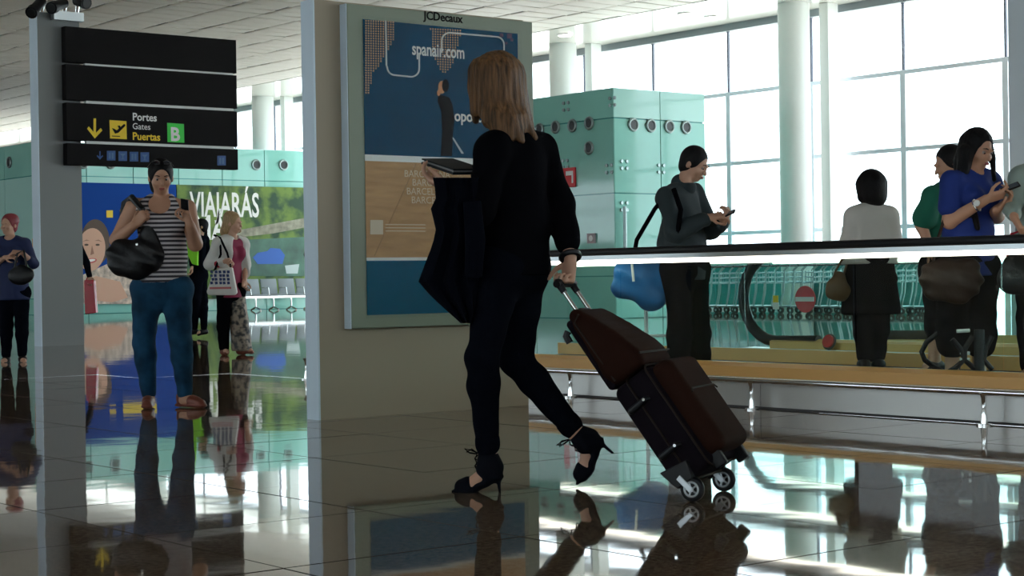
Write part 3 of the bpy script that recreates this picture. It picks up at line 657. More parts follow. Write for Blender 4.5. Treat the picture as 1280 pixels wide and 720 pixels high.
# a lone trolley carrying a blue bag, left of the man
# ================================================================ body modelling: blended distance fields, meshed once per piece
class Field:
    def __init__(s, lo, hi, h):
        s.h = h; s.lo = np.array(lo, float) - 2 * h; n = np.ceil((np.array(hi, float) - s.lo) / h).astype(int) + 3; s.n = n
        s.f = np.full(n, 0.2, np.float32)
    def sub(s, lo, hi):
        a = np.maximum(0, np.floor((np.array(lo) - s.lo) / s.h).astype(int)); b = np.minimum(s.n, np.ceil((np.array(hi) - s.lo) / s.h).astype(int) + 1)
        if np.any(b <= a): return None
        ax = [(s.lo[i] + s.h * np.arange(a[i], b[i])).astype(np.float32) for i in range(3)]
        return (slice(a[0], b[0]), slice(a[1], b[1]), slice(a[2], b[2])), ax[0][:, None, None], ax[1][None, :, None], ax[2][None, None, :]
    def put(s, sl, d, k, op):
        f = s.f[sl]
        if op == 'u':
            if k <= 0: s.f[sl] = np.minimum(f, d); return
            h = np.clip(.5 + .5 * (f - d) / k, 0, 1); s.f[sl] = f * (1 - h) + d * h - k * h * (1 - h)
        else:
            d = -d; h = np.clip(.5 - .5 * (f - d) / k, 0, 1); s.f[sl] = f * (1 - h) + d * h + k * h * (1 - h)
    def cone(s, a, b, ra, rb=None, k=.02, flat=None, op='u'):
        """rounded tapering limb from a to b; flat=(direction, factor) squeezes its section"""
        rb = ra if rb is None else rb; a = np.array(a, float); b = np.array(b, float); m = max(ra, rb) + k + 2 * s.h
        q = s.sub(np.minimum(a, b) - m, np.maximum(a, b) + m)
        if q is None: return s
        sl, X, Y, Z = q; v = b - a; px, py, pz = X - a[0], Y - a[1], Z - a[2]; sc = 1.0
        if flat is not None:
            n = np.array(flat[0], float); n /= np.linalg.norm(n); e = 1 / flat[1] - 1; dn = px * n[0] + py * n[1] + pz * n[2]
            px, py, pz = px + dn * n[0] * e, py + dn * n[1] * e, pz + dn * n[2] * e; v = v + n * np.dot(v, n) * e; sc = .5 * (1 + flat[1])
        t = np.clip((px * v[0] + py * v[1] + pz * v[2]) / max(1e-9, float(v @ v)), 0, 1)
        d = np.sqrt((px - t * v[0]) ** 2 + (py - t * v[1]) ** 2 + (pz - t * v[2]) ** 2) - (ra + (rb - ra) * t)
        s.put(sl, (d * sc).astype(np.float32), k, op); return s
    def ell(s, c, r, rot=None, k=.02, op='u'):
        c = np.array(c, float); r = np.array(r, float); m = r.max() + k + 2 * s.h; q = s.sub(c - m, c + m)
        if q is None: return s
        sl, X, Y, Z = q; x, y, z = X - c[0], Y - c[1], Z - c[2]
        if rot is not None:
            A = np.array(rot)      # rows: local axes
            x, y, z = (x * A[0][0] + y * A[0][1] + z * A[0][2], x * A[1][0] + y * A[1][1] + z * A[1][2], x * A[2][0] + y * A[2][1] + z * A[2][2])
        k0 = np.sqrt((x / r[0]) ** 2 + (y / r[1]) ** 2 + (z / r[2]) ** 2); k1 = np.sqrt((x / r[0] ** 2) ** 2 + (y / r[1] ** 2) ** 2 + (z / r[2] ** 2) ** 2)
        s.put(sl, (k0 * (k0 - 1) / np.maximum(k1, 1e-6)).astype(np.float32), k, op); return s
    def box(s, c, half, rot=None, r=.01, k=.01, op='u'):
        c = np.array(c, float); m = np.linalg.norm(half) + r + k + 2 * s.h; q = s.sub(c - m, c + m)
        if q is None: return s
        sl, X, Y, Z = q; x, y, z = X - c[0], Y - c[1], Z - c[2]
        if rot is not None:
            A = np.array(rot); x, y, z = (x * A[0][0] + y * A[0][1] + z * A[0][2], x * A[1][0] + y * A[1][1] + z * A[1][2], x * A[2][0] + y * A[2][1] + z * A[2][2])
        x, y, z = np.abs(x) - half[0] + r, np.abs(y) - half[1] + r, np.abs(z) - half[2] + r
        d = np.sqrt(np.maximum(x, 0) ** 2 + np.maximum(y, 0) ** 2 + np.maximum(z, 0) ** 2) + np.minimum(np.maximum(x, np.maximum(y, z)), 0) - r
        s.put(sl, d.astype(np.float32), k, op); return s
    def cut(s, p, n):
        """removes the side the normal points to"""
        p = np.array(p, float); n = np.array(n, float); n /= np.linalg.norm(n)
        q = s.sub(s.lo - 1, s.lo + s.n * s.h + 1); sl, X, Y, Z = q
        s.f[sl] = np.maximum(s.f[sl], ((X - p[0]) * n[0] + (Y - p[1]) * n[1] + (Z - p[2]) * n[2]).astype(np.float32)); return s
    def wrinkle(s, amp, fx, fz, ph=0.0):
        q = s.sub(s.lo - 1, s.lo + s.n * s.h + 1); sl, X, Y, Z = q
        s.f[sl] = s.f[sl] + (amp * (np.sin(fx * X + 3 * np.sin(fz * .31 * Z + ph)) * np.sin(fz * Z + .7 * fx * Y + ph) + .5 * np.sin(fz * 1.9 * Z + fx * .5 * X + 1.3 * ph))).astype(np.float32); return s
    def mesh(s, name, material, parent, local=True):
        f = s.f; n = f.shape; neg = f < 0
        c = np.zeros((n[0] - 1, n[1] - 1, n[2] - 1), np.int8)
        for i in (0, 1):
            for j in (0, 1):
                for k in (0, 1): c += neg[i:n[0] - 1 + i, j:n[1] - 1 + j, k:n[2] - 1 + k]
        act = np.argwhere((c > 0) & (c < 8)); idx = np.full(c.shape, -1, np.int32); idx[tuple(act.T)] = np.arange(len(act))
        P = np.zeros((len(act), 3)); W = np.zeros(len(act))
        cor = [(i, j, k) for i in (0, 1) for j in (0, 1) for k in (0, 1)]
        for a in cor:
            for ax in range(3):
                if a[ax] == 0:
                    b = list(a); b[ax] = 1; A = tuple((act + a).T); B = tuple((act + b).T); fa, fb = f[A], f[B]; m = (fa < 0) != (fb < 0)
                    t = np.where(m, fa / np.where(m, fa - fb, 1), 0); pa = np.array(a, float)[None] + np.eye(3)[ax][None] * t[:, None]; P += pa * m[:, None]; W += m
        V = s.lo + s.h * (act + P / W[:, None])
        Q = []
        for ax in range(3):
            u, v = (ax + 1) % 3, (ax + 2) % 3
            sl0 = [slice(None)] * 3; sl1 = [slice(None)] * 3; sl0[ax] = slice(0, -1); sl1[ax] = slice(1, None)
            A, B = neg[tuple(sl0)], neg[tuple(sl1)]; e = np.argwhere(A != B)
            e = e[(e[:, u] > 0) & (e[:, v] > 0) & (e[:, u] < n[u] - 1) & (e[:, v] < n[v] - 1)]
            if not len(e): continue
            inside = A[tuple(e.T)]; du = np.eye(3, dtype=int)[u]; dv = np.eye(3, dtype=int)[v]
            q = np.stack([idx[tuple((e - du - dv).T)], idx[tuple((e - dv).T)], idx[tuple(e.T)], idx[tuple((e - du).T)]], 1)
            q[~inside] = q[~inside][:, ::-1]; Q.append(q)
        Q = np.concatenate(Q) if Q else np.zeros((0, 4), int)
        me = bpy.data.meshes.new(name); me.from_pydata(V.tolist(), [], Q.tolist()); me.shade_smooth()
        o = link(name, me, material, parent); WM[o] = WM[parent] if parent is not None else Matrix.Identity(4)
        return o

def nv(v): v = np.array(v, float); return v / np.linalg.norm(v)
class Figure:
    """One person. Joints are given where they are seen (px, py, depth offset from D); local frame: x right, y away, z up."""
    def __init__(s, label, D, px, cat='person', name='person', group=None, z0=0.0, face=(-1, 0, 0)):
        g = pix(px, 400, D); s.D = D
        M = Matrix.Translation((g.x, g.y, z0)) @ Matrix.Rotation(-TH, 4, 'Z')
        s.root = thing(name, None, label, cat, group, M=M); s.inv = M.inverted(); s.J = {}; s.fwd = nv(face); s.z0 = z0
    def P(s, px, py, dy=0.0): return np.array(s.inv @ pix(px, py, s.D + dy))
    def joints(s, **k):
        for a, v in k.items(): s.J[a] = s.P(*v)
        return s
    def bounds(s, names, m):
        A = np.array([s.J[n] for n in names]); return A.min(0) - m, A.max(0) + m
def frame(f, u=(0, 0, 1)):
    f = nv(f); r = nv(np.cross(f, u)); u2 = np.cross(r, f); return r, f, u2       # right, forward, up

def add_head(F, c, f, up=(0, 0, 1), s=1.0, face=True):
    r, f, u = frame(f, up); A = [r, f, u]; p = lambda x, y, z: c + (r * x + f * y + u * z) * s
    F.ell(p(0, -.012, .022), np.array((.074, .092, .092)) * s, A, k=.02)
    F.ell(p(0, .022, -.028), np.array((.060, .068, .080)) * s, A, k=.02)
    F.ell(p(0, .045, -.082), np.array((.036, .038, .028)) * s, A, k=.02)
    for e in (-1, 1):
        F.ell(p(e * .076, -.008, -.012), np.array((.010, .019, .030)) * s, A, k=.006)
        F.ell(p(e * .036, .062, -.030), np.array((.024, .022, .022)) * s, A, k=.015)
        if face: F.ell(p(e * .030, .096, .004), np.array((.017, .013, .011)) * s, A, k=.010, op='s')
    if face:
        F.cone(p(0, .086, .004), p(0, .106, -.030), .009 * s, .012 * s, k=.008)
        F.ell(p(0, .088, .020), np.array((.045, .012, .010)) * s, A, k=.012)
        F.ell(p(0, .086, -.060), np.array((.024, .014, .012)) * s, A, k=.008)
def face_parts(fig, c, f, up=(0, 0, 1), s=1.0, lip=(.42, .12, .10), brow=(.03, .02, .015), eyes=True):
    r, f, u = frame(f, up); p = lambda x, y, z: Vector(c + (r * x + f * y + u * z) * s)
    for e in (-1, 1):
        if eyes:
            bm = BM(); bmesh.ops.create_uvsphere(bm, u_segments=10, v_segments=8, radius=.0105 * s, matrix=Matrix.Translation(p(e * .030, .0785, .003))); w = obj('eye', bm, mat('eye_white', (.40, .33, .30), .3), fig.root, smooth=True, local=True)
            bm = BM(); bmesh.ops.create_uvsphere(bm, u_segments=8, v_segments=6, radius=.0062 * s, matrix=Matrix.Translation(p(e * .030, .0852, .000))); bm.transform(Matrix.Translation(-w.location)); obj('iris', bm, mat('iris', (.03, .015, .01), .2), w, smooth=True, local=True)
        bm = BM(); tube(bm, [p(e * .014, .095, .024), p(e * .032, .094, .030), p(e * .048, .080, .025)], [.003 * s, .0042 * s, .002 * s], n=6); obj('eyebrow', bm, mat('brow%.2f' % brow[0], brow, .8), fig.root, smooth=True, local=True)
    F = Field(np.array(p(0, .09, -.06)) - .04 * s, np.array(p(0, .09, -.06)) + .04 * s, .003)
    for z, h in ((-.0555, .0045), (-.0635, .0055)): F.ell(np.array(p(0, .0985, z)), np.array((.021, .006, h)) * s, [r, f, u], k=.002)
    F.mesh('lips', mat('lips%.2f' % lip[0], lip, .4), fig.root)

def add_hand(F, w, d, palm, side, curl=.5, s=1.0, spread=.10, thumb=.6, curls=None, pr=.0):
    """w wrist, d finger direction, palm = direction the palm faces, side=+1: thumb at d x palm side"""
    d = nv(d); palm = nv(np.array(palm) - d * np.dot(palm, d)); x = np.cross(d, palm) * side      # towards the thumb
    A = [x, d, palm]
    F.cone(w, w + d * .03 * s, .024 * s, .024 * s, k=.012, flat=(palm, .75))
    F.box(w + d * .058 * s, np.array((.038, .046, .0135)) * s, A, r=.012 * s, k=.012)
    L = ((.040, .026, .020), (.045, .029, .021), (.042, .027, .021), (.033, .021, .018))
    for i in range(4):
        off = (.0285 - .019 * i); base = w + d * (.098 - .004 * abs(i - 1)) * s + x * off * s; c = (curls[i] if curls else curl + .06 * i)
        a = 0.0; p = base; rr = .0088 * s
        ang = (1.05 * c, 1.35 * c, .85 * c)
        for j in range(3):
            a += ang[j]; dd = d * math.cos(a) + palm * math.sin(a) + x * (spread * (1.5 - i) * .35) * math.cos(a); q = p + nv(dd) * L[i][j] * s
            F.cone(p, q, rr, rr * .9, k=.003 if j else .005); p = q; rr *= .9
    b = w + d * .025 * s + x * .026 * s
    t1 = b + nv(x * .75 + d * .65 + palm * .35 * (1 + thumb)) * .042 * s; F.cone(b, t1, .0125 * s, .0105 * s, k=.008)
    t2 = t1 + nv(x * .25 + d * .75 + palm * .55 * thumb) * .032 * s; F.cone(t1, t2, .0102 * s, .0092 * s, k=.003)
    F.cone(t2, t2 + nv(d * .8 - x * .2 + palm * .6 * thumb) * .025 * s, .009 * s, .0075 * s, k=.003)

def torso(F, J, fwd, e=0.0, w=1.0, female=True, belly=0.0, k=.05, hips=1.0):
    sl, sr = J['shl'], J['shr']; ne, wa, pe = J['neck'], J['waist'], J['pelvis']; fwd = nv(fwd)
    ch = (sl + sr) / 2 * .55 + wa * .45 + fwd * .01; ax = nv(sl - sr); half = np.linalg.norm(sl - sr) / 2
    F.cone(sl - ax * .01, sr + ax * .01, .052 + e, .052 + e, k=k)
    F.cone((sl + sr) / 2 - np.array((0, 0, .04)), ch, .115 * w + e, .128 * w + e, k=k, flat=(fwd, .72))
    F.cone(ch, wa, .128 * w + e, (.112 if female else .128) * w + belly + e, k=k, flat=(fwd, .74))
    F.cone(wa, pe, (.112 if female else .128) * w + belly + e, .148 * w * hips + e, k=k, flat=(fwd, .80))
    for q in (sl, sr): F.cone((sl + sr) / 2 + (q - (sl + sr) / 2) * .35 + np.array((0, 0, .035)), q, .035 + e, .045 + e, k=.04)
    if female:
        for z in (-1, 1): F.ell(ch + fwd * .075 * w + ax * z * .068 * w + np.array((0, 0, .03)), np.array((.058, .05, .055)) * w + e, None, k=.04)
def arm(F, J, q, e=0.0, t=2.0, w=1.0, k=.02, fall=0.0):
    """t: how far along shoulder(0)-elbow(1)-wrist(2)"""
    a, b, c = J['sh' + q], J['el' + q], J['wr' + q]
    r0, r1, r2 = .050 * w + e, .038 * w + e + fall, .025 * w + e + fall
    if t <= 1: F.cone(a, a + (b - a) * t, r0, r0 + (r1 - r0) * t + fall, k=k)
    else:
        F.cone(a, b, r0, r1, k=k); F.cone(b, b + (c - b) * (t - 1), r1 * 1.02, r1 + (r2 - r1) * (t - 1), k=k)
def leg(F, J, q, e=0.0, t=2.0, w=1.0, k=.03, flare=0.0):
    a, b, c = J['hip' + q], J['kn' + q], J['an' + q]; r0, r1, r2 = .088 * w + e, .056 * w + e, .037 * w + e + flare
    if t <= 1: F.cone(a, a + (b - a) * t, r0, r0 + (r1 - r0) * t, k=k); return
    F.cone(a, b, r0, r1, k=k); m = b + (c - b) * .28
    F.cone(b, m, r1, .054 * w + e + flare * .3, k=k); F.cone(m, m + (c - m) * (t - 1), .054 * w + e + flare * .3, r2, k=k)

def body(fig, skin, h=.008, w=1.0, female=True, hf=None, hands=(), belly=0.0, headface=True, hs=1.0, hips=1.0, legw=1.0, armw=1.0, feet=True, up=(0, 0, 1)):
    J = fig.J; names = list(J); lo, hi = fig.bounds(names, .22); lo[2] = min(lo[2], J['anl'][2] - .22 if 'anl' in J else lo[2])
    F = Field(lo, hi, h)
    torso(F, J, fig.fwd, 0, w, female, belly, hips=hips)
    hf = hf if hf is not None else fig.fwd; r, f, u = frame(hf, up)
    F.cone(J['neck'] - np.array((0, 0, .02)), J['head'] - u * .05 - f * .015, .052 * (1 if female else 1.12), .047 * (1 if female else 1.12), k=.025)
    add_head(F, J['head'], hf, up, hs, headface)
    for q in 'lr':
        if 'el' + q in J: arm(F, J, q, w=armw)
        if 'kn' + q in J: leg(F, J, q, w=legw)
        if feet and 'toe' + q in J:
            a, t_ = J['an' + q], J['toe' + q]; F.cone(a, a + np.array((0, 0, -.045)), .036, .034, k=.02)
            hp = a + np.array((0, 0, -.05)) - nv((t_ - a) * (1, 1, 0)) * .025; F.cone(hp, a + (t_ - a) * .75, .030, .030, k=.03); F.cone(a + (t_ - a) * .7, t_, .030, .018, k=.02, flat=((0, 0, 1), .6))
    for hd in hands: add_hand(F, **hd)
    return F.mesh('body', skin, fig.root)
def top(fig, m, name='shirt', e=.014, h=.009, sleeves=(1.0, 1.0), hem=None, neck=.03, w=1.0, female=True, belly=0.0, wr=.004, hips=1.0, fall=.004, armw=1.0, hemr=None, neckcut=True, extra=None):
    J = fig.J; lo, hi = fig.bounds([n for n in J if n[:2] in ('sh', 'el', 'wr', 'ne', 'wa', 'pe', 'hi')], .24); F = Field(lo, hi, h)
    torso(F, J, fig.fwd, e, w, female, belly, hips=hips)
    if hemr:
        pe = J['pelvis']; F.cone(J['waist'], np.array((pe[0], pe[1], hem)), hemr * .85, hemr, k=.04, flat=(fig.fwd, .8))
    for q, t in zip('lr', sleeves):
        if 'el' + q in J and t: arm(F, J, q, e, t, fall=fall, w=armw)
    if extra: extra(F)
    if wr: F.wrinkle(wr, 34, 21, fig.D)
    if hem is not None: F.cut((0, 0, hem), (0, 0, -1))
    if neckcut: F.ell(J['neck'] + nv(fig.fwd) * .03 + np.array((0, 0, .045 - neck)), (.062, .062, .07), k=.01, op='s')
    return F.mesh(name, m, fig.root)
def trousers(fig, m, name='trousers', e=.013, h=.009, waist=None, w=1.0, t=2.0, wr=.003, hips=1.0, female=True, belly=0.0, flare=0.0, legw=1.0):
    J = fig.J; ns = [n for n in J if n[:2] in ('hi', 'kn', 'an', 'pe', 'wa')]; lo, hi = fig.bounds(ns, .24); F = Field(lo, hi, h)
    F.cone(J['waist'], J['pelvis'], .112 * w + belly + e, .148 * w * hips + e, k=.04, flat=(fig.fwd, .8))
    for q in 'lr': F.cone(J['pelvis'], J['hip' + q], .10 * w + e, .095 * w + e, k=.04); leg(F, J, q, e, t, legw, flare=flare)
    if wr: F.wrinkle(wr, 30, 26, 2.0 + fig.D)
    if waist is not None: F.cut((0, 0, waist), (0, 0, 1))
    if t >= 2:
        for q in 'lr':
            pass
    return F.mesh(name, m, fig.root)
def piece(fig, name, m, pts, h=.006, mg=.14, **k):
    """free piece: pts = list of (kind, args...) in local coordinates"""
    A = np.array([np.array(p[1]) for p in pts]); B = np.array([np.array(p[2]) if p[0] == 'c' else np.array(p[1]) for p in pts])
    F = Field(np.minimum(A.min(0), B.min(0)) - mg, np.maximum(A.max(0), B.max(0)) + mg, h)
    for p in pts:
        if p[0] == 'c': F.cone(p[1], p[2], p[3], p[4], k=p[5] if len(p) > 5 else .02, flat=p[6] if len(p) > 6 else None)
        elif p[0] == 'e': F.ell(p[1], p[2], p[3] if len(p) > 3 else None, k=p[4] if len(p) > 4 else .02)
        elif p[0] == 'x': F.ell(p[1], p[2], p[3] if len(p) > 3 else None, k=.01, op='s')
        elif p[0] == 'cut': F.cut(p[1], p[2])
    return F.mesh(name, m, k.get('parent', fig.root))
def hair_cap(fig, m, c, f, up=(0, 0, 1), s=1.0, extra=(), h=.006, face_off=.0, wr=0, name='hair', thick=0.0):
    r, f, u = frame(f, up); A = [r, f, u]; p = lambda x, y, z: c + (r * x + f * y + u * z) * s
    pts = [np.array(q) for e in extra for q in (e[1:3] if e[0] == 'c' else e[1:2])] + [c]
    pts = np.array(pts); F = Field(pts.min(0) - .16, pts.max(0) + .16, h)
    F.ell(p(0, -.018, .026), np.array((.084 + thick, .100 + thick, .100 + thick)) * s, A, k=.01)
    F.ell(p(0, -.04, -.03), np.array((.074 + thick, .062 + thick, .07)) * s, A, k=.02)
    F.ell(p(0, .088 + face_off, -.024), np.array((.068, .076, .098)) * s, A, k=.008, op='s')
    for e in extra:
        if e[0] == 'c': F.cone(e[1], e[2], e[3], e[4], k=e[5] if len(e) > 5 else .02, flat=e[6] if len(e) > 6 else None)
        else: F.ell(e[1], e[2], None, k=.02)
    if wr: F.wrinkle(wr, 190, 18)
    return F.mesh(name, m, fig.root)
def shoe(fig, q, m, sole=None, name='shoe'):
    J = fig.J; a, t_ = J['an' + q], J['toe' + q]; d = nv((t_ - a) * (1, 1, 0)); F = Field(np.minimum(a, t_) - .12, np.maximum(a, t_) + .12, .006)
    g = min(a[2] - .085, t_[2] - .02)
    F.cone(a + np.array((0, 0, -.045)) - d * .02, a + np.array((0, 0, -.055)) + d * .02, .042, .042, k=.02)
    F.cone(a + d * .02 + np.array((0, 0, -.05)), t_ - d * .02, .04, .032, k=.03, flat=((0, 0, 1), .75)); F.cone(a - d * .035 + (0, 0, -.06), a + d * .02 + (0, 0, -.06), .034, .036, k=.02)
    F.cut((0, 0, t_[2] - .028), (0, 0, -1)) if False else None
    return F.mesh(name, m, fig.root)
def phone(fig, p, n, up, label, w=.055, l=.11):
    """a phone held in the hand: a thing of its own"""
    n = nv(n); up = nv(np.array(up) - n * np.dot(up, n)); r = np.cross(up, n); Mw = fig.root.matrix_world.copy() if False else WM[fig.root]
    L = Matrix(((r[0], up[0], n[0], p[0]), (r[1], up[1], n[1], p[1]), (r[2], up[2], n[2], p[2]), (0, 0, 0, 1)))
    t = thing('phone', None, label, 'phone', M=Mw @ L)
    bm = BM(); box(bm, (-w / 2, -l / 2, -.006), (w / 2, l / 2, .006)); obj('case', bm, M_rubber, t, bevel=.004, local=True, smooth=True)
    bm = BM(); box(bm, (-w * .42, -l * .36, .006), (w * .42, l * .42, .0068)); obj('screen', bm, mat('phone_screen', (.10, .13, .17), .1), t, local=True)
    return t
# ================================================================ people
SK_tan = mat('skin_tan', (0.60, 0.32, 0.205), .5, bump=.03, bscale=120); SK_pale = mat('skin_pale', (0.60, 0.36, 0.26), .5)
SK_warm = mat('skin_warm', (0.62, 0.35, 0.24), .5)
C_blk = mat('black_cloth', (0.0035, 0.0035, 0.005), .95, bump=.15, bscale=180, spec=.03); C_blk2 = mat('black_wool', (0.004, 0.005, 0.009), .95, bump=.2, bscale=120, spec=.03)
C_jean = mat('blue_denim', (0.010, 0.050, 0.105), .85, spec=.2, bump=.3, bscale=260, vary=.55, vscale=7)
C_navy = mat('navy_cloth', (0.012, 0.022, 0.085), .8, bump=.1, bscale=150); C_royal = mat('royal_blue_cloth', (0.01, 0.035, 0.24), .8, bump=.1, bscale=150)
C_green = mat('green_cloth', (0.01, 0.16, 0.10), .8); C_white = mat('white_cloth', (0.72, 0.70, 0.66), .85, bump=.15, bscale=60)
C_plum = mat('magenta_cloth', (0.26, 0.015, 0.06), .7); C_char = mat('charcoal_shirt', (0.022, 0.036, 0.042), .8, bump=.15, bscale=150)
H_black = mat('black_hair', (0.006, 0.005, 0.006), .55, spec=.2, bump=.5, bscale=60, stretch=(5, 5, .5)); H_blond = mat('ash_blond_hair', (0.145, 0.072, 0.03), .5, spec=.25, bump=.6, bscale=60, stretch=(5, 5, .4), vary=.75, vscale=14)
H_blonde2 = mat('blonde_hair', (0.42, 0.27, 0.13), .45, bump=.5, bscale=40, stretch=(5, 5, .5), vary=.35, vscale=30); H_red = mat('reddish_hair', (0.28, 0.04, 0.05), .5, bump=.4, bscale=40)
C_leather = mat('black_leather', (0.006, 0.006, 0.008), .4, spec=.35, bump=.3, bscale=50)
Z = lambda *a: np.array(a, float)

# ---------------------------------------------------------------- the walking woman
F_ = Figure('blonde woman in black jacket striding in high heels, pulling a brown suitcase', 7.03, 630, face=(-.78, .62, 0))
F_.joints(head=(617, 107, .02), neck=(633, 160, 0), shl=(615, 187, -.13), shr=(675, 189, .12), waist=(645, 268, 0), pelvis=(641, 328, 0),
          ell=(601, 262, -.17), wrl=(566, 235, -.02), elr=(700, 258, .10), wrr=(713, 322, -.03),
          hipl=(626, 332, -.07), knl=(603, 448, -.09), anl=(610, 562, -.05), hipr=(655, 332, .08), knr=(646, 450, .05), anr=(717, 537, .06))
J = F_.J; skin = SK_warm
def foot_pts(an, fd, ud):
    fd = nv(fd); ud = nv(np.array(ud) - fd * np.dot(ud, fd)); return lambda f, u, s=0.0: an + fd * f + ud * u + np.cross(fd, ud) * s
ftl = foot_pts(J['anl'], (-1, .22, 0), (0, 0, 1)); ftr = foot_pts(J['anr'], (-.72, .12, -.69), (-.69, 0, .72))
hand_r = dict(w=J['wrr'], d=Z(-.12, .0, -1), palm=Z(-.8, -.55, 0), side=1, curl=1.15, thumb=.9, spread=.02)
hand_l = dict(w=J['wrl'], d=Z(-.75, .35, .25), palm=Z(.1, .2, 1), side=-1, curl=.45, thumb=.6)
lo, hi = F_.bounds(list(J), .22); lo[2] = -.02
F = Field(lo, hi, .0065)
torso(F, J, F_.fwd, 0, 1.0, True)
hf = nv(Z(-.62, .78, -.05)); r, f, u = frame(hf)
F.cone(J['neck'] - Z(0, 0, .02), J['head'] - u * .05 - f * .015, .052, .047, k=.025); add_head(F, J['head'], hf, (0, 0, 1), 1.0)
for q in 'lr': arm(F, J, q); leg(F, J, q)
add_hand(F, **hand_r); add_hand(F, **hand_l)
for P_ in (ftl, ftr):
    F.cone(P_(0, 0), P_(0, -.06), .034, .032, k=.02); F.cone(P_(-.02, -.07), P_(.075, -.142), .028, .027, k=.03)
    F.cone(P_(.075, -.142), P_(.118, -.150), .030, .020, k=.02, flat=((0, 0, 1), .7))
F.mesh('body', skin, F_.root)
# jacket
top(F_, C_blk, 'jacket', e=.017, h=.0075, sleeves=(1.55, 1.70), hem=F_.P(640, 345)[2], hemr=.164, wr=.004, fall=.006, neckcut=False,
    extra=lambda F: (F.cone(J['neck'] - Z(0, 0, .06), J['neck'] + Z(0, 0, .005), .085, .062, k=.03), F.cone(J['waist'] + f * .05, F_.P(612, 340, .0), .10, .10, k=.05)))
trousers(F_, C_blk2, 'trousers', e=.008, h=.0075, waist=F_.P(640, 300)[2], wr=.003, t=1.96)
for q, P_ in (('l', ftl), ('r', ftr)):
    c = J['an' + q] + (J['kn' + q] - J['an' + q]) * .06
    piece(F_, 'trouser_cuff', C_blk2, [('c', c, c + (J['kn' + q] - J['an' + q]) * .04, .050, .050)], h=.006)
    # strappy high-heeled sandal: cuff, counter, sole, toe strap, stiletto, laces
    sh = Field(np.min([P_(0, 0), P_(.15, -.19), P_(-.08, -.19), P_(.15, -.1)], 0) - .06, np.max([P_(0, 0), P_(.15, -.19), P_(-.08, -.19), P_(.1, 0)], 0) + .06, .0045)
    sh.cone(P_(-.002, -.040), P_(.004, -.078), .045, .045, k=.012); sh.cone(P_(.004, -.03), P_(-.004, .0), .002, .002, k=0)
    sh.cone(P_(-.03, -.07), P_(-.025, -.098), .033, .032, k=.02)
    sh.cone(P_(-.030, -.108), P_(.030, -.140), .030, .028, k=.015, flat=(P_(0, 1) - P_(0, 0), .35)); sh.cone(P_(.03, -.140), P_(.085, -.168), .028, .036, k=.02, flat=(P_(0, 1) - P_(0, 0), .35))
    sh.cone(P_(.085, -.166), P_(.128, -.166), .036, .024, k=.01, flat=(P_(0, 1) - P_(0, 0), .35))
    sh.cone(P_(.085, -.145), P_(.105, -.150), .038, .034, k=.004); sh.cone(P_(-.035, -.10), P_(-.042, -.13), .017, .008, k=.012); sh.cone(P_(-.042, -.13), P_(-.046, -.176), .0075, .0055, k=.004)
    so = sh.mesh('sandal', mat('black_suede', (.005, .006, .010), .8, spec=.08), F_.root)
    bm = BM()
    for i, (a0, a1) in enumerate(((-.02, -.05), (-.05, -.08))):
        tube(bm, [Vector(P_(.042, a0, -.02)), Vector(P_(.054, (a0 + a1) / 2, 0)), Vector(P_(.042, a1, .02))], .0022, n=6); tube(bm, [Vector(P_(.042, a0, .02)), Vector(P_(.055, (a0 + a1) / 2, 0)), Vector(P_(.042, a1, -.02))], .0022, n=6)
    for e in (-1, 1): tube(bm, [Vector(P_(.042, -.015, 0)), Vector(P_(.070, .0, .015 * e)), Vector(P_(.092, -.004 - .008 * e, .012 * e)), Vector(P_(.072, -.014, .008 * e)), Vector(P_(.044, -.018, 0))], .0026, n=6)
    o = obj('lace', bm, C_blk, so, local=True, smooth=True)
# hair: long and straight, over the shoulder
up3 = lambda px, py, dy=0.0: F_.P(px, py, dy)
ex = []
for (a, b, r0, r1) in (((600, 90, -.03), (596, 140, -.05), .05, .026), ((612, 88, -.06), (612, 150, -.10), .055, .03), ((625, 86, -.02), (632, 160, -.10), .06, .034), ((636, 92, .02), (648, 160, -.05), .058, .036), ((640, 100, .04), (660, 166, .03), .05, .030), ((596, 110, 0.02), (594, 152, .0), .03, .012),
                       ((648, 150, -.02), (668, 172, -.04), .036, .012), ((640, 150, -.08), (652, 176, -.11), .034, .012), ((618, 145, -.10), (622, 168, -.13), .03, .010), ((630, 150, -.10), (640, 174, -.13), .03, .010)):
    ex.append(('c', up3(*a), up3(*b), r0, r1, .04))
hair_cap(F_, H_blond, J['head'], hf, s=1.06, extra=ex, h=.006, wr=.0022, face_off=.012)
# bracelet, folder, coat
a, b = J['wrr'], J['elr']; d = nv(b - a); bm = BM(); ring(bm, a + d * .005, d, .036, .012, seg=20, k=8); o_ = obj('bracelet', bm, C_leather, F_.root, local=True, smooth=True)
M7 = WM[F_.root]
pc = F_.P(566, 208, .03); fx = nv(Z(.80, .55, .03)); fu = nv(np.cross(fx, Z(-.5, .75, .22))); fn = np.cross(fx, fu)
L = Matrix(((fx[0], fn[0], fu[0], pc[0]), (fx[1], fn[1], fu[1], pc[1]), (fx[2], fn[2], fu[2], pc[2]), (0, 0, 0, 1)))
t = thing('folder', None, 'dark folder held flat in the left hand of the blonde walking woman', 'folder', M=M7 @ L)
bm = BM(); box(bm, (-.075, -.12, -.012), (.075, .12, -.002)); box(bm, (-.075, -.12, .006), (.075, .12, .012)); obj('cover', bm, mat('folder_dark', (.006, .010, .014), .5, spec=.2), t, local=True, bevel=.002)
bm = BM(); box(bm, (-.068, -.112, -.002), (.068, .112, .006)); obj('pages', bm, mat('folder_pages', (.25, .25, .25), .6), t, local=True)
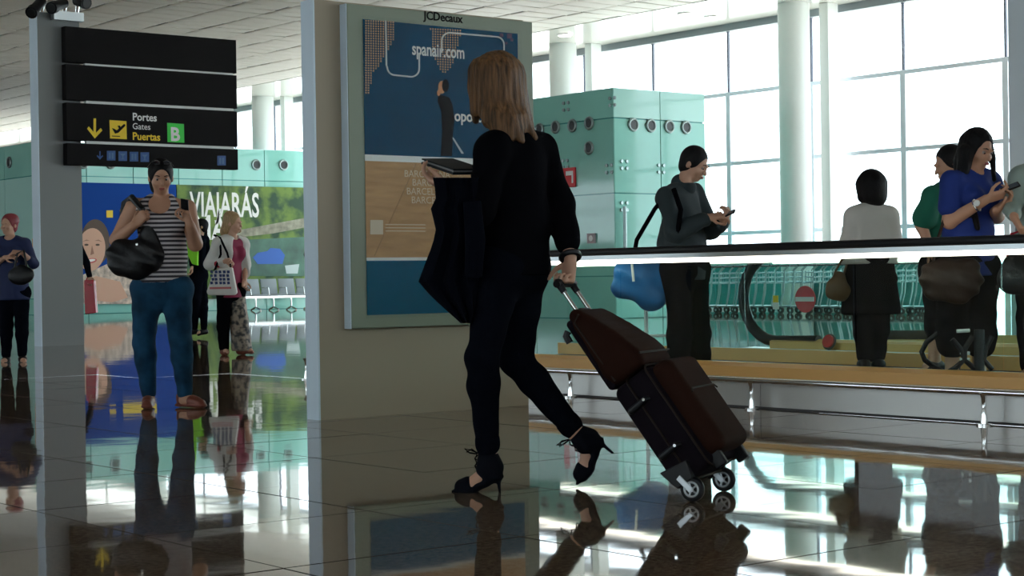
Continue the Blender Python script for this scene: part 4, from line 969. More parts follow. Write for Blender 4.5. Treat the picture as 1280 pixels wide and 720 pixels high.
# coat hanging over the forearm
c0 = F_.P(570, 240, -.06)
t = thing('coat', None, 'black coat hanging over the left forearm of the blonde walking woman', 'coat', M=M7 @ Matrix.Translation(c0))
bm = BM(); U = 16; VV = 14; G = []
outl = [(225, 541, 600), (245, 546, 602), (262, 538, 604), (285, 545, 604), (305, 541, 604), (330, 531, 604), (352, 523, 604), (370, 538, 602), (388, 558, 599), (404, 576, 592)]
ys = [o[0] for o in outl]
for side in (0, 1):
    g = []
    for j in range(VV + 1):
        y = 222 + (404 - 222) * j / VV; xl = np.interp(y, ys, [o[1] for o in outl]); xr = np.interp(y, ys, [o[2] for o in outl]); row = []
        for i in range(U + 1):
            x = xl + (xr - xl) * i / U; fold = .018 * math.sin(i * 1.25 + j * .12) * min(1, .3 + j / 8) + .007 * math.sin(i * 2.7 + j * .5)
            thick = .030 * (math.sin(math.pi * i / U) ** .5 if 0 < i < U else 0.02) * (1 if j < VV else .4) * (2.0 - j / VV)
            row.append(bm.verts.new(Vector(F_.P(x, y, -.20 + fold + (thick if side else -thick) + .10 * j / VV)) - Vector(c0)))
        g.append(row)
    G.append(g)
for s_, g in enumerate(G):
    for j in range(VV):
        for i in range(U): bm.faces.new((g[j][i], g[j][i + 1], g[j + 1][i + 1], g[j + 1][i]))
for j in range(VV):
    for i in (0, U): bm.faces.new((G[0][j][i], G[0][j + 1][i], G[1][j + 1][i], G[1][j][i]))
for i in range(U):
    for j in (0, VV): bm.faces.new((G[0][j][i], G[0][j][i + 1], G[1][j][i + 1], G[1][j][i]))
o = obj('draped_cloth', bm, C_blk2, t, local=True, smooth=True)
bm = BM(); tube(bm, [Vector(F_.P(590, 252, -.24)) - Vector(c0), Vector(F_.P(594, 300, -.235)) - Vector(c0), Vector(F_.P(592, 345, -.20)) - Vector(c0)], [.035, .04, .034], n=12); obj('sleeve', bm, C_blk2, t, local=True, smooth=True)

# ---------------------------------------------------------------- suitcase and the bag on it
ga, gb = ground(866, 627), ground(905, 614); gm = (ga + gb) / 2; Wd = (gb - ga).normalized(); RW = .047
Fd = Vector((Wd.y, -Wd.x, 0));
if Fd.dot(RT) > 0: Fd = -Fd
tl = R(36); aa = Fd * math.sin(tl) + Vector((0, 0, math.cos(tl))); nn = -Fd * math.cos(tl) + Vector((0, 0, math.sin(tl))); xx = nn.cross(aa)
def MS(orig): return Matrix(((xx.x, nn.x, aa.x, orig.x), (xx.y, nn.y, aa.y, orig.y), (xx.z, nn.z, aa.z, orig.z), (0, 0, 0, 1)))
nr = 1 if xx.dot(FW) < 0 else -1          # x' side nearer to the camera
C_case = mat('brown_nylon', (0.026, 0.0095, 0.006), .8, bump=.25, bscale=260, spec=.08); C_case2 = mat('dark_nylon_side', (0.010, 0.0065, 0.010), .8, bump=.25, bscale=260, spec=.08); C_pipe = mat('piping', (.02, .012, .008), .6, spec=.2)
t = thing('suitcase', None, 'dark brown wheeled soft suitcase tilted behind the walking woman', 'suitcase', M=MS(Vector((gm.x, gm.y, RW))))
wh = (gb - ga).length / 2 + .0
def soft(name, lo, hi, rad, m, parent, h=.006, bulge=None):
    lo, hi = np.array(lo), np.array(hi); F = Field(lo - .05, hi + .05, h); F.box((lo + hi) / 2, (hi - lo) / 2, None, r=rad, k=0)
    if bulge: F.ell(*bulge)
    return F.mesh(name, m, parent)
hw = .165
o = soft('shell', (-hw, -.06, .035), (hw, .13, .485), .035, C_case2, t)
o = soft('front_pocket', (-hw + .012, .10, .06), (hw - .012, .205, .47), .04, C_case, t)
bm = BM(); tube(bm, [(-hw + .03, .2062, .30), (-hw + .05, .2075, .315), (hw - .05, .2075, .315), (hw - .03, .2062, .30)], .0035, n=6); obj('pocket_zip', bm, mat('piping', (.02, .012, .008), .6, spec=.2), t, local=True, smooth=True)
for y in (.112, .02):
    bm = BM(); x = hw + .001; pts = []
    for cx, cz, a0 in ((hw - .03, .455, 0), (-hw + .03, .455, 90), (-hw + .03, .065, 180), (hw - .03, .065, 270)):
        for a in range(0, 91, 30): pts.append((cx + .034 * math.cos(R(a0 + a)), y, cz + .034 * math.sin(R(a0 + a))))
    tube(bm, pts, .0045, n=6, closed=True); obj('piping', bm, C_pipe, t, local=True, smooth=True)
for z in (.375, .165):
    bm = BM(); tube(bm, [(nr * hw, -.035, z), (nr * (hw + .012), -.03, z), (nr * (hw + .014), .05, z + .004), (nr * hw, .058, z)], [.012, .014, .012, .010], n=10); o = obj('side_foot', bm, M_rubber, t, local=True, smooth=True)
    bm = BM(); disc(bm, (nr * (hw + .022), .046, z + .004), (nr, 0, 0), .006, .004, 12); obj('rivet', bm, M_steel, o, local=True)
for e in (1, -1):
    x = e * (wh)
    bm = BM(); disc(bm, (x - .014, 0, 0), (1, 0, 0), .034, .028, 28); ring(bm, (x, 0, 0), (1, 0, 0), .036, .012, seg=32, k=10); w_ = obj('wheel', bm, M_rubber, t, local=True, smooth=True)
    bm = BM(); ring(bm, (x + nr * .014, 0, 0), (1, 0, 0), .027, .0045, seg=28, k=6); disc(bm, (x + nr * .012, 0, 0), (nr, 0, 0), .010, .010, 16)
    for a in range(0, 360, 72): tube(bm, [(x + nr * .014, 0, 0), (x + nr * .014, .026 * math.cos(R(a)), .026 * math.sin(R(a)))], .004, n=6)
    obj('hub', bm, mat('silver_plastic', (.62, .66, .70), .3, metal=.5), w_, local=True, smooth=True)
    bm = BM(); prism(bm, [(x - .02, .03, .03), (x - .02, -.045, .03), (x - .02, -.07, .12), (x - .02, .05, .10)], (.04, 0, 0)); obj('wheel_housing', bm, M_rubber, t, local=True, bevel=.006)
    bm = BM(); prism(bm, [(x + nr * .020, -.010, -.008), (x + nr * .020, .012, -.004), (x + nr * .020, -.002, .068), (x + nr * .020, -.024, .062)], (nr * .006, 0, 0)); obj('wheel_strut', bm, mat('silver_plastic', (.62, .66, .70), .3, metal=.5), t, local=True, bevel=.002)
for e in (1, -1):
    bm = BM(); box(bm, (e * .12 - .015, .11, .008), (e * .12 + .015, .16, .07)); obj('foot', bm, M_rubber, t, local=True, bevel=.006)
hdz = .980
for e in (1, -1):
    bm = BM(); tube(bm, [(e * .062, -.025, .48), (e * .062, -.025, hdz - .03)], .0085, n=12); obj('handle_tube', bm, M_steel, t, local=True, smooth=True)
bm = BM(); tube(bm, [(-.085, -.025, hdz - .006), (-.07, -.025, hdz), (.07, -.025, hdz), (.085, -.025, hdz - .006)], [.014, .018, .018, .014], n=14)
for e in (1, -1): tube(bm, [(e * .062, -.025, hdz - .045), (e * .062, -.025, hdz)], [.013, .016], n=10)
obj('grip', bm, M_rubber, t, local=True, smooth=True)
Mt = MS(Vector((gm.x, gm.y, RW))); bo = Mt @ Vector((0, 0, .49))
t = thing('travel_bag', None, 'smaller brown bag strapped on top of the tilted suitcase', 'bag', M=MS(bo))
bm = BM()
prof = [(-.045, .01), (-.055, .05), (-.052, .28), (-.035, .335), (.0, .345), (.045, .315), (.10, .22), (.15, .10), (.165, .04), (.15, .005)]
half = Field((-.2, -.1, -.05), (.2, .22, .4), .006)
for k in range(8):
    z0, z1 = .03 + k * .037, .03 + (k + 1) * .037; w_ = .085 - .055 * (k / 7) ** 1.2
    half.box((0, -.05 + w_, (z0 + z1) / 2 + .0), (.155 - .012 * (k / 7), w_, .045), None, r=.03, k=.03)
half.wrinkle(.0018, 20, 30); half.mesh('bag_body', C_case, t)
side_ = soft('back_panel', (-.150, -.068, .0), (.150, -.030, .325), .017, C_case2, t)
bm = BM(); pts = [(nr * .157, y_, z_) for y_, z_ in ((-.02, .02), (-.025, .30), (.01, .315))]; tube(bm, pts, .004, n=6); tube(bm, [(-nr * .15, .125, .05), (nr * .15, .125, .05)], .004, n=6); obj('zip', bm, C_pipe, t, local=True, smooth=True)
bm = BM(); tube(bm, [(-.05, -.02, .325), (-.04, -.02, .355), (.04, -.02, .355), (.05, -.02, .325)], .008, n=8); obj('carry_handle', bm, M_rubber, t, local=True, smooth=True)
bm = BM(); tube(bm, [(nr * .15, -.07, .29), (nr * .155, -.085, .28), (nr * .15, -.09, .25)], .014, n=8); obj('buckle', bm, M_rubber, t, local=True, smooth=True)

# ---------------------------------------------------------------- woman in striped top
W_ = Figure('dark-haired woman in striped top and jeans looking down at her phone', 12.0, 207, face=(.18, -1, 0))
W_.joints(head=(201, 221, -.03), neck=(202, 247, 0), shl=(234, 261, .0), shr=(168, 259, .0), waist=(205, 318, 0), pelvis=(202, 358, .02),
          elr=(146, 300, -.02), wrr=(168, 281, -.17), ell=(244, 305, -.06), wrl=(238, 281, -.22),
          hipr=(184, 362, .02), knr=(180, 428, .0), anr=(186, 492, .03), hipl=(221, 362, .02), knl=(226, 428, -.02), anl=(231, 491, -.03),
          toer=(184, 509, -.10), toel=(249, 509, -.10))
J = W_.J; hf = nv(Z(.28, -1, -.32))
body(W_, SK_tan, h=.0075, w=1.05, hf=hf, belly=.01, armw=1.25, legw=1.1,
     hands=(dict(w=J['wrr'], d=Z(.55, -.1, .55), palm=Z(.3, .9, 0), side=1, curl=.95, thumb=.8), dict(w=J['wrl'], d=Z(-.25, -.25, .9), palm=Z(-.6, -.45, .1), side=-1, curl=.75, thumb=.9)))
face_parts(W_, J['head'], hf)
top(W_, stripe_mat('striped_knit', (.62, .58, .60), (.035, .03, .04), .030), 'tank_top', e=.016, h=.0075, sleeves=(0, 0), hem=W_.P(200, 353)[2], w=1.05, belly=.012, hips=1.04, wr=.003, neck=.0,
    extra=lambda F: (F.ell(J['neck'] + Z(0, -.10, -.03), (.085, .09, .085), k=.008, op='s'), F.cone(J['shl'] + Z(.045, 0, -.08), J['shl'] + Z(.0, 0, .10), .082, .092, k=.006, op='s'), F.cone(J['shr'] + Z(-.045, 0, -.08), J['shr'] + Z(-.0, 0, .10), .082, .092, k=.006, op='s')))
trousers(W_, C_jean, 'jeans', e=.010, h=.0075, waist=W_.P(200, 346)[2], w=1.05, hips=1.06, legw=1.13, wr=.003, t=1.97)
ex = [('e', J['head'] + Z(-.04, .07, -.02), (.055, .05, .06)), ('e', J['head'] + Z(-.05, .03, -.06), (.03, .04, .05))]
hair_cap(W_, H_black, J['head'], hf, extra=ex, s=1.02, face_off=.012)
r, f, u = frame(hf); p = lambda x, y, z: Vector(J['head'] + r * x + f * y + u * z)
bm = BM()
for e in (-1, 1):
    tube(bm, [p(e * .012, .062, .112), p(e * .035, .060, .122), p(e * .062, .042, .108), p(e * .04, .062, .100), p(e * .012, .064, .108)], .009, n=8)
    tube(bm, [p(e * .066, .040, .108), p(e * .088, -.01, .06)], .004, n=6)
obj('sunglasses', bm, mat('dark_lens', (.12, .12, .14), .08, metal=.6), W_.root, local=True, smooth=True)
C_sandal = mat('brown_sandal', (.20, .05, .03), .45)
for q, s_ in (('r', 1), ('l', -1)):
    a, t_ = J['an' + q], J['toe' + q]; d = nv((t_ - a) * (1, 1, 0)); g = np.array((0, 0, 1.0)); z = lambda v, zz: np.array((v[0], v[1], zz))
    piece(W_, 'sandal', C_sandal, [('c', z(a - d * .04, .017), z(t_ + d * .02, .017), .040, .040, .01, (g, .35)), ('c', z(a + d * .07, .045), z(a + d * .10, .040), .042, .040, .01), ('c', z(a + d * .13, .030), z(a + d * .145, .028), .036, .034, .01), ('c', z(a - d * .03, .05), z(a - d * .03, .07), .036, .038, .01)], h=.006, mg=.08)
phone(W_, W_.P(231, 258, -.27), (.35, .8, .5), (.2, -.3, 1), 'black phone held up by the woman in the striped top', w=.055, l=.11)
# shoulder bag
t = thing('shoulder_bag', None, 'slouchy black shoulder bag hanging at the hip of the striped-top woman', 'bag', M=WM[W_.root] @ Matrix.Translation(Vector(W_.P(165, 318, -.12))))
o0 = W_.P(165, 318, -.12); B_ = Field((-.28, -.2, -.30), (.25, .2, .38), .007)
q_ = lambda x, y, d=0.0: W_.P(x, y, -.12 + d) - o0
B_.cone(q_(158, 325), q_(186, 318), .115, .10, k=.06, flat=((0, 1, 0), .55)); B_.cone(q_(150, 318), q_(170, 330), .09, .10, k=.06, flat=((0, 1, 0), .55)); B_.cone(q_(186, 285), q_(182, 325), .055, .09, k=.05, flat=((0, 1, 0), .6))
B_.wrinkle(.006, 40, 33); B_.mesh('bag_body', C_leather, t)
bm = BM(); tube(bm, [Vector(q_(188, 288)), Vector(q_(178, 262, -.03)), Vector(q_(165, 247, .07)), Vector(q_(156, 254, .16)), Vector(q_(150, 290, .17)), Vector(q_(148, 312, .08))], [.02, .022, .024, .024, .018, .016], n=8); obj('strap', bm, C_leather, t, local=True, smooth=True)
bm = BM(); disc(bm, Vector(q_(174, 306)) + Vector((0, -.075, 0)), (0, -1, 0), .008, .004, 10); obj('stud', bm, M_steel, t, local=True)

# ---------------------------------------------------------------- lime bag behind, person in black
def simple(label, D, px, jn, face, cloth, pants, hair, skinm, hairex=(), h=.011, female=True, w=1.0, sleeves=(1.9, 1.9), group=None, hems=None, shoes=True, flare=0.0, hands=None, hs=1.0, hface=None, up=(0, 0, 1), tname='shirt', z0=0.0, pt=1.97, pname='trousers', hcap=True, shoem=None, e=.016, legw=1.0, sf=.0, hemr=None, wrk=.003):
    g = Figure(label, D, px, face=face, z0=z0); g.joints(**jn); J = g.J; hf = hface if hface is not None else face
    hd = hands(g) if hands else [dict(w=J['wr' + q], d=nv(J['wr' + q] - J['el' + q]), palm=nv(face), side=(1 if q == 'r' else -1), curl=.5, s=1.05) for q in 'lr' if 'wr' + q in J]
    body(g, skinm, h=h, w=w, female=female, hf=hf, hands=hd, hs=hs, up=up)
    top(g, cloth, tname, e=e, h=h, sleeves=sleeves, hem=(g.P(px, hems)[2] if hems else J['pelvis'][2] + .0), w=w, female=female, wr=wrk, hemr=hemr, fall=sf)
    trousers(g, pants, pname, e=.014, h=h, waist=J['waist'][2] + .02, w=w, female=female, flare=flare, wr=wrk, legw=legw, t=pt)
    if hcap: hair_cap(g, hair, J['head'], nv(hf), up=up, s=hs, extra=hairex(g) if callable(hairex) else hairex, h=min(h, .009))
    if shoes:
        for q in 'lr':
            if 'toe' + q in J: shoe(g, q, shoem or C_leather)
    return g
G1 = simple('person in black clothes behind the striped-top woman, holding a lime green bag', 27.0, 250,
    dict(head=(251, 283, 0), neck=(250, 293, 0), shl=(242, 300, -.15), shr=(256, 300, .15), waist=(248, 325, 0), pelvis=(249, 342, 0), elr=(259, 318, .15), wrr=(257, 333, .05), ell=(240, 318, -.18), wrl=(240, 332, -.2),
         hipl=(246, 345, -.08), knl=(245, 376, -.1), anl=(243, 410, .1), hipr=(251, 345, .08), knr=(254, 376, -.02), anr=(255, 410, .05), toel=(236, 417, .05), toer=(247, 418, 0)),
    (-.9, -.25, 0), C_blk2, C_blk2, H_black, SK_warm)
t = thing('tote_bag', None, 'lime green bag showing beside the elbow of the striped-top woman', 'bag', M=WM[G1.root] @ Matrix.Translation(Vector(G1.P(241, 300, -.32))))
o0 = G1.P(241, 300, -.32); bm = BM(); prism(bm, [Vector(G1.P(x, y, -.36) - o0) for x, y in ((232, 300), (236, 268), (240, 296), (251, 302), (246, 312), (247, 332), (240, 330), (234, 318))], (0, .10, 0)); obj('bag_body', bm, mat('lime_fabric', (.30, .85, .02), .6), t, local=True, bevel=.012, smooth=True)
bm = BM(); tube(bm, [Vector(G1.P(236, 270, -.31) - o0), Vector(G1.P(238, 262, -.31) - o0), Vector(G1.P(241, 290, -.31) - o0)], .014, n=6); obj('strap', bm, MATS['lime_fabric'], t, local=True, smooth=True)

# ---------------------------------------------------------------- woman in white jacket with tote
M_camo = dots_mat('patterned_cloth', (.02, .02, .02), (.30, .24, .18), 16)
def hands_w(g): J = g.J; return [dict(w=J['wrr'], d=Z(.9, -.3, .1), palm=Z(0, .3, -1), side=-1, curl=.8, s=1.05), dict(w=J['wrl'], d=Z(.1, -.3, -.9), palm=Z(-.8, 0, 0), side=-1, curl=.6, s=1.05)]
G2 = simple('blonde woman in white jacket carrying a white printed tote, standing in the hall', 20.4, 290,
    dict(head=(292, 279, 0), neck=(291, 295, 0), shr=(274, 305, -.12), shl=(303, 305, .10), waist=(287, 338, 0), pelvis=(288, 358, 0), elr=(262, 330, -.12), wrr=(281, 327, -.26), ell=(307, 332, .08), wrl=(306, 350, -.02),
         hipr=(281, 362, -.05), knr=(279, 400, -.05), anr=(280, 434, 0), hipl=(296, 362, .05), knl=(299, 400, .02), anl=(302, 433, 0), toer=(284, 441, -.1), toel=(316, 440, -.06)),
    (.75, -.66, 0), C_plum, C_blk, H_blonde2, SK_warm, h=.009, tname='blouse', hems=372, hemr=.165, flare=.01, sleeves=(.8, .8), shoem=C_sandal, hface=nv(Z(.9, -.35, -.1)),
    hairex=lambda g: [('c', g.P(286, 272), g.P(280, 291), .062, .045, .03), ('c', g.P(293, 271, .05), g.P(299, 288, .06), .055, .03, .03), ('e', g.P(281, 288), (.05, .06, .05)), ('c', g.P(287, 270), g.P(290, 290, .1), .06, .04, .03)])
J = G2.J
jk = Field(*(lambda b: (b[0], b[1]))(G2.bounds(['shl', 'shr', 'elr', 'ell', 'pelvis', 'wrr', 'wrl'], .25)), .010)
torso(jk, J, G2.fwd, .032, 1.0, True); jk.cone(J['waist'], J['pelvis'] + Z(0, 0, -.04), .13, .185, k=.04, flat=(G2.fwd, .85)); arm(jk, J, 'r', .028, 1.75); arm(jk, J, 'l', .024, 1.8)
jk.wrinkle(.004, 34, 21, 1.0); ctr = J['waist'] + G2.fwd * .22
jk.cone(J['neck'] + G2.fwd * .14 + Z(.02, 0, .03), J['pelvis'] + G2.fwd * .2 + Z(.04, 0, -.15), .105, .17, k=.01, op='s'); jk.ell(J['neck'] + Z(0, 0, .03), (.07, .07, .08), k=.01, op='s')
jk.cut((0, 0, J['pelvis'][2] - .06), (0, 0, -1)); jk.mesh('jacket', C_white, G2.root)
piece(G2, 'jacket_cuff', mat('red_cuff', (.5, .02, .04), .7), [('c', J['elr'] + (J['wrr'] - J['elr']) * .55, J['elr'] + (J['wrr'] - J['elr']) * .72, .058, .055)], h=.009)
wide = Field(*G2.bounds(['hipl', 'knl', 'anl'], .2), .010); wide.cone(J['hipl'] - Z(0, 0, .05), J['knl'], .10, .105, k=.03); wide.cone(J['knl'], J['anl'] - Z(0, 0, .02), .105, .12, k=.03); wide.wrinkle(.006, 40, 10); wide.cut((0, 0, .05), (0, 0, -1)); o = wide.mesh('patterned_trouser_leg', M_camo, G2.root); o['label'] = 'wide patterned trouser leg'
o0 = G2.P(277, 350, -.30)
t = thing('tote_bag', None, 'white tote bag with navy print carried by the woman in the white jacket', 'bag', M=WM[G2.root] @ Matrix.Translation(Vector(o0)))
bm = BM(); prism(bm, [Vector(G2.P(x, y, -.34) - o0) for x, y in ((267, 338), (290, 334), (296, 366), (293, 369), (260, 369), (258, 365))], (0, .09, 0)); obj('bag_body', bm, C_white, t, local=True, bevel=.015, smooth=True)
bm = BM(); random.seed(3)
for j in range(4):
    for i in range(5):
        x = 265 + i * 5 + random.uniform(-1, 1); y = 340 + j * 4.6
        prism(bm, [Vector(G2.P(x + a, y + b, -.345) - o0) for a, b in ((-1.8, -1.7), (1.5, -1.9), (2.0, 1.3), (-1.2, 1.8))], (0, .004, 0))
obj('print', bm, mat('navy_print', (.02, .04, .15), .6), t, local=True)
bm = BM(); box(bm, tuple(Vector(G2.P(262, 361.5, -.345) - o0)), tuple(Vector(G2.P(289, 358.5, -.342) - o0))); obj('print_line', bm, mat('red_print', (.55, .15, .15), .6), t, local=True)
bm = BM(); tube(bm, [Vector(G2.P(268, 339, -.30) - o0), Vector(G2.P(276, 318, -.22) - o0), Vector(G2.P(275, 297, -.17) - o0), Vector(G2.P(268, 294, -.02) - o0)], .013, n=6); tube(bm, [Vector(G2.P(289, 335, -.30) - o0), Vector(G2.P(284, 316, -.25) - o0), Vector(G2.P(275, 297, -.17) - o0)], .013, n=6); obj('strap', bm, C_blk, t, local=True, smooth=True)

# ---------------------------------------------------------------- woman at the left edge
def hands_g(g): J = g.J; return [dict(w=J['wrr'], d=Z(.9, -.2, .1), palm=Z(0, .5, -1), side=-1, curl=.7, s=1.05), dict(w=J['wrl'], d=Z(-.9, -.3, .1), palm=Z(0, .5, -1), side=1, curl=.7, s=1.05)]
G3 = simple('woman in dark blue shirt and black trousers at the left edge of the hall', 19.4, 15,
    dict(head=(11, 281, 0), neck=(13, 296, 0), shr=(-4, 305, 0), shl=(31, 305, 0), waist=(15, 340, 0), pelvis=(16, 362, 0), elr=(-10, 333, -.02), wrr=(6, 322, -.2), ell=(42, 330, 0), wrl=(28, 316, -.2),
         hipr=(8, 366, 0), knr=(8, 406, 0), anr=(8, 444, 0), hipl=(26, 366, 0), knl=(27, 406, -.05), anl=(28, 443, 0), toer=(4, 454, -.12), toel=(30, 454, -.12)),
    (-.1, -1, 0), C_navy, C_blk2, H_red, SK_warm, h=.010, sleeves=(1.35, 1.35), hems=375, hemr=.19, hands=hands_g, hairex=lambda g: [('e', g.P(16, 275, .03), (.07, .08, .07))], hface=nv(Z(-.35, -1, -.05)))
o0 = G3.P(22, 340, -.26)
t = thing('handbag', None, 'black handbag held in front by the woman at the left edge', 'bag', M=WM[G3.root] @ Matrix.Translation(Vector(o0)))
B_ = Field((-.2, -.12, -.2), (.25, .12, .25), .009); B_.cone((-.02, 0, -.04), (.10, 0, -.03), .085, .08, k=.04, flat=((0, 1, 0), .5)); B_.cone((.04, 0, .02), (.04, 0, -.05), .06, .09, k=.04, flat=((0, 1, 0), .5)); B_.mesh('bag_body', C_leather, t)
bm = BM(); tube(bm, [(-.03, 0, .05), (0, 0, .2), (.06, .04, .24), (.10, 0, .05)], .012, n=6); obj('strap', bm, C_leather, t, local=True, smooth=True)
# ---------------------------------------------------------------- person behind the sign pillar
G4 = simple('person in black hidden behind the tall grey pillar, only bags and a sleeve showing', 26.5, 80,
    dict(head=(82, 290, 0), neck=(82, 301, 0), shr=(66, 309, 0), shl=(98, 309, 0), waist=(82, 335, 0), pelvis=(82, 352, 0), elr=(57, 330, 0), wrr=(54, 350, -.05), ell=(108, 328, 0), wrl=(112, 346, -.05),
         hipr=(75, 355, 0), knr=(74, 387, 0), anr=(74, 416, 0), hipl=(89, 355, 0), knl=(90, 387, 0), anl=(90, 416, 0), toer=(73, 424, -.12), toel=(91, 424, -.12)),
    (0, -1, 0), C_blk2, C_blk2, H_black, SK_warm, h=.013)
for nm, x0, x1, y0, y1, c, lab in (('shopping_bag', 105, 120, 350, 393, (.50, .01, .03), 'glossy red bag hanging just right of the tall grey pillar'), ('shopping_bag', 40, 55, 298, 348, (.85, .28, .02), 'orange bag sliver showing just left of the tall grey pillar')):
    o0 = G4.P((x0 + x1) / 2, y1, -.06); t = thing(nm, None, lab, 'bag', M=WM[G4.root] @ Matrix.Translation(Vector(o0))); m = mat('bag%d' % x0, c, .25)
    bm = BM(); prism(bm, [Vector(G4.P(x, y, -.12) - o0) for x, y in ((x0, y0), (x1 - 3, y0), (x1, y1 - 2), (x0 + 1, y1))], (0, .14, 0)); obj('bag_body', bm, m, t, local=True, bevel=.01)
    bm = BM(); tube(bm, [Vector(G4.P(x0 + 3, y0, -.05) - o0), Vector(G4.P((x0 + x1) / 2, y0 - 12, -.05) - o0), Vector(G4.P(x1 - 5, y0, -.05) - o0)], .01, n=6); obj('handle', bm, m, t, local=True)
# ---------------------------------------------------------------- person behind the totem
G5 = simple('person in black with raised hand, half hidden at the left edge of the advertising totem', 37.0, 396,
    dict(head=(397, 300, 0), neck=(397, 308, 0), shr=(389, 314, 0), shl=(405, 314, 0), waist=(396, 332, 0), pelvis=(396, 344, 0), elr=(384, 318, -.15), wrr=(385, 305, -.25), ell=(408, 330, 0), wrl=(408, 342, 0),
         hipr=(391, 347, 0), knr=(390, 370, 0), anr=(390, 394, 0), hipl=(401, 347, 0), knl=(402, 370, 0), anl=(402, 394, 0), toer=(388, 399, -.1), toel=(402, 399, -.1)),
    (-.5, -.8, 0), C_blk2, C_blk2, H_black, SK_warm, h=.015, hemr=.24, hems=362, e=.03)

# ---------------------------------------------------------------- the man on the walkway
def on_walk(u, px): d = ray(px, 300); return u / d.x
D = on_walk(8.75, 862)
Mn = Figure('dark-haired man in charcoal shirt texting on the walkway, strap over his shoulder', D, 860, face=(.80, -.60, 0), z0=.12)
Mn.joints(head=(868, 205, 0), neck=(854, 228, 0), shr=(833, 247, -.14), shl=(868, 243, .16), waist=(852, 305, 0), pelvis=(854, 334, 0), elr=(845, 291, -.18), wrr=(885, 272, -.22), ell=(888, 288, .06), wrl=(904, 278, -.16),
          hipr=(847, 338, -.09), knr=(850, 400, -.09), anr=(848, 458, -.06), hipl=(866, 338, .09), knl=(872, 400, .06), anl=(874, 458, .08), toer=(866, 470, -.15), toel=(892, 470, 0))
J = Mn.J; hf = nv(Z(.80, -.42, -.48)); hu = nv(Z(.35, -.15, .9))
body(Mn, SK_warm, h=.008, female=False, w=1.12, hf=hf, up=hu, hs=1.02, belly=.03, armw=1.15,
     hands=(dict(w=J['wrr'], d=Z(.95, -.1, .15), palm=Z(0, .5, -.8), side=-1, curl=.5, thumb=.5), dict(w=J['wrl'], d=Z(.2, -.55, .5), palm=Z(-.5, .1, .9), side=1, curl=.8, thumb=.7)))
face_parts(Mn, J['head'], hf, hu, 1.02, lip=(.33, .13, .11))
top(Mn, C_char, 'shirt', e=.015, h=.008, sleeves=(1.85, 1.85), hem=Mn.P(854, 350)[2], female=False, w=1.12, belly=.035, wr=.006, armw=1.15, fall=.008, neck=.04, hemr=.19)
piece(Mn, 'collar', C_char, [('c', J['neck'] + Z(-.02, .02, -.005), J['neck'] + Z(.03, -.03, -.035), .066, .060), ('x', J['neck'] + Z(.03, -.03, .04), (.060, .060, .07))], h=.007)
trousers(Mn, C_blk, 'trousers', e=.02, h=.009, waist=J['waist'][2], female=False, w=1.12, belly=.02, flare=.025, legw=1.1, t=1.97)
hair_cap(Mn, H_black, J['head'], hf, up=hu, s=1.02)
for q in 'lr': shoe(Mn, q, C_leather)
phone(Mn, Mn.P(911, 267, -.24), (-.5, -.3, .8), (.5, -.4, .5), 'dark phone in the hands of the man in the charcoal shirt', w=.05, l=.10)
# blue bag hanging on his strap
o0 = Mn.P(800, 340, -.02)
t = thing('travel_bag', None, 'blue travel bag behind the glass, strapped to the man in the charcoal shirt', 'bag', M=WM[Mn.root] @ Matrix.Translation(Vector(o0)))
B_ = Field((-.32, -.2, -.32), (.36, .2, .2), .009); L_ = lambda x, y, d=0.0: Mn.P(x, y, -.02 + d) - o0
B_.cone(L_(785, 338), L_(822, 342), .10, .11, k=.05, flat=((0, 1, 0), .8)); B_.cone(L_(778, 358), L_(818, 368), .085, .10, k=.05, flat=((0, 1, 0), .8)); B_.cone(L_(800, 345), L_(812, 375), .10, .08, k=.05); B_.wrinkle(.007, 30, 24)
B_.mesh('bag_body', mat('blue_nylon', (.01, .16, .45), .5, bump=.2, bscale=60), t)
bm = BM(); tube(bm, [Vector(L_(792, 322, -.08)), Vector(L_(796, 300, -.09)), Vector(L_(818, 262, -.14)), Vector(L_(838, 236, -.12)), Vector(L_(846, 233, 0))], .016, n=6); tube(bm, [Vector(L_(842, 236, -.19)), Vector(L_(851, 262, -.24)), Vector(L_(847, 292, -.22))], .018, n=6); obj('strap', bm, C_blk, t, local=True, smooth=True)
bm = BM(); tube(bm, [Vector(L_(790, 330, -.12)), Vector(L_(792, 352, -.12))], .010, n=6); obj('buckle', bm, M_signw, t, local=True)
g0 = Mn.P(822, 400, .05)
t = thing('luggage_trolley', None, 'small pale trolley frame under the blue bag behind the glass', 'trolley', M=WM[Mn.root] @ Matrix.Translation(Vector((g0[0], g0[1], 0))))
bm = BM()
for dx in (-.08, .08): tube(bm, [(dx, 0, .03), (dx, .02, .5), (dx * .8, .06, .62)], .014, n=8)
tube(bm, [(-.08, .02, .3), (.08, .02, .3)], .012, n=6); tube(bm, [(-.08, -.12, .03), (.08, -.12, .03)], .012, n=6)
for dx in (-.08, .08): tube(bm, [(dx, 0, .03), (dx, -.12, .03)], .012, n=6)
obj('frame', bm, M_white, t, local=True, smooth=True)
for dx in (-.1, .1):
    bm = BM(); disc(bm, (dx - .015, .02, .045), (1, 0, 0), .045, .03, 16); obj('wheel', bm, M_rubber, t, local=True, smooth=True)

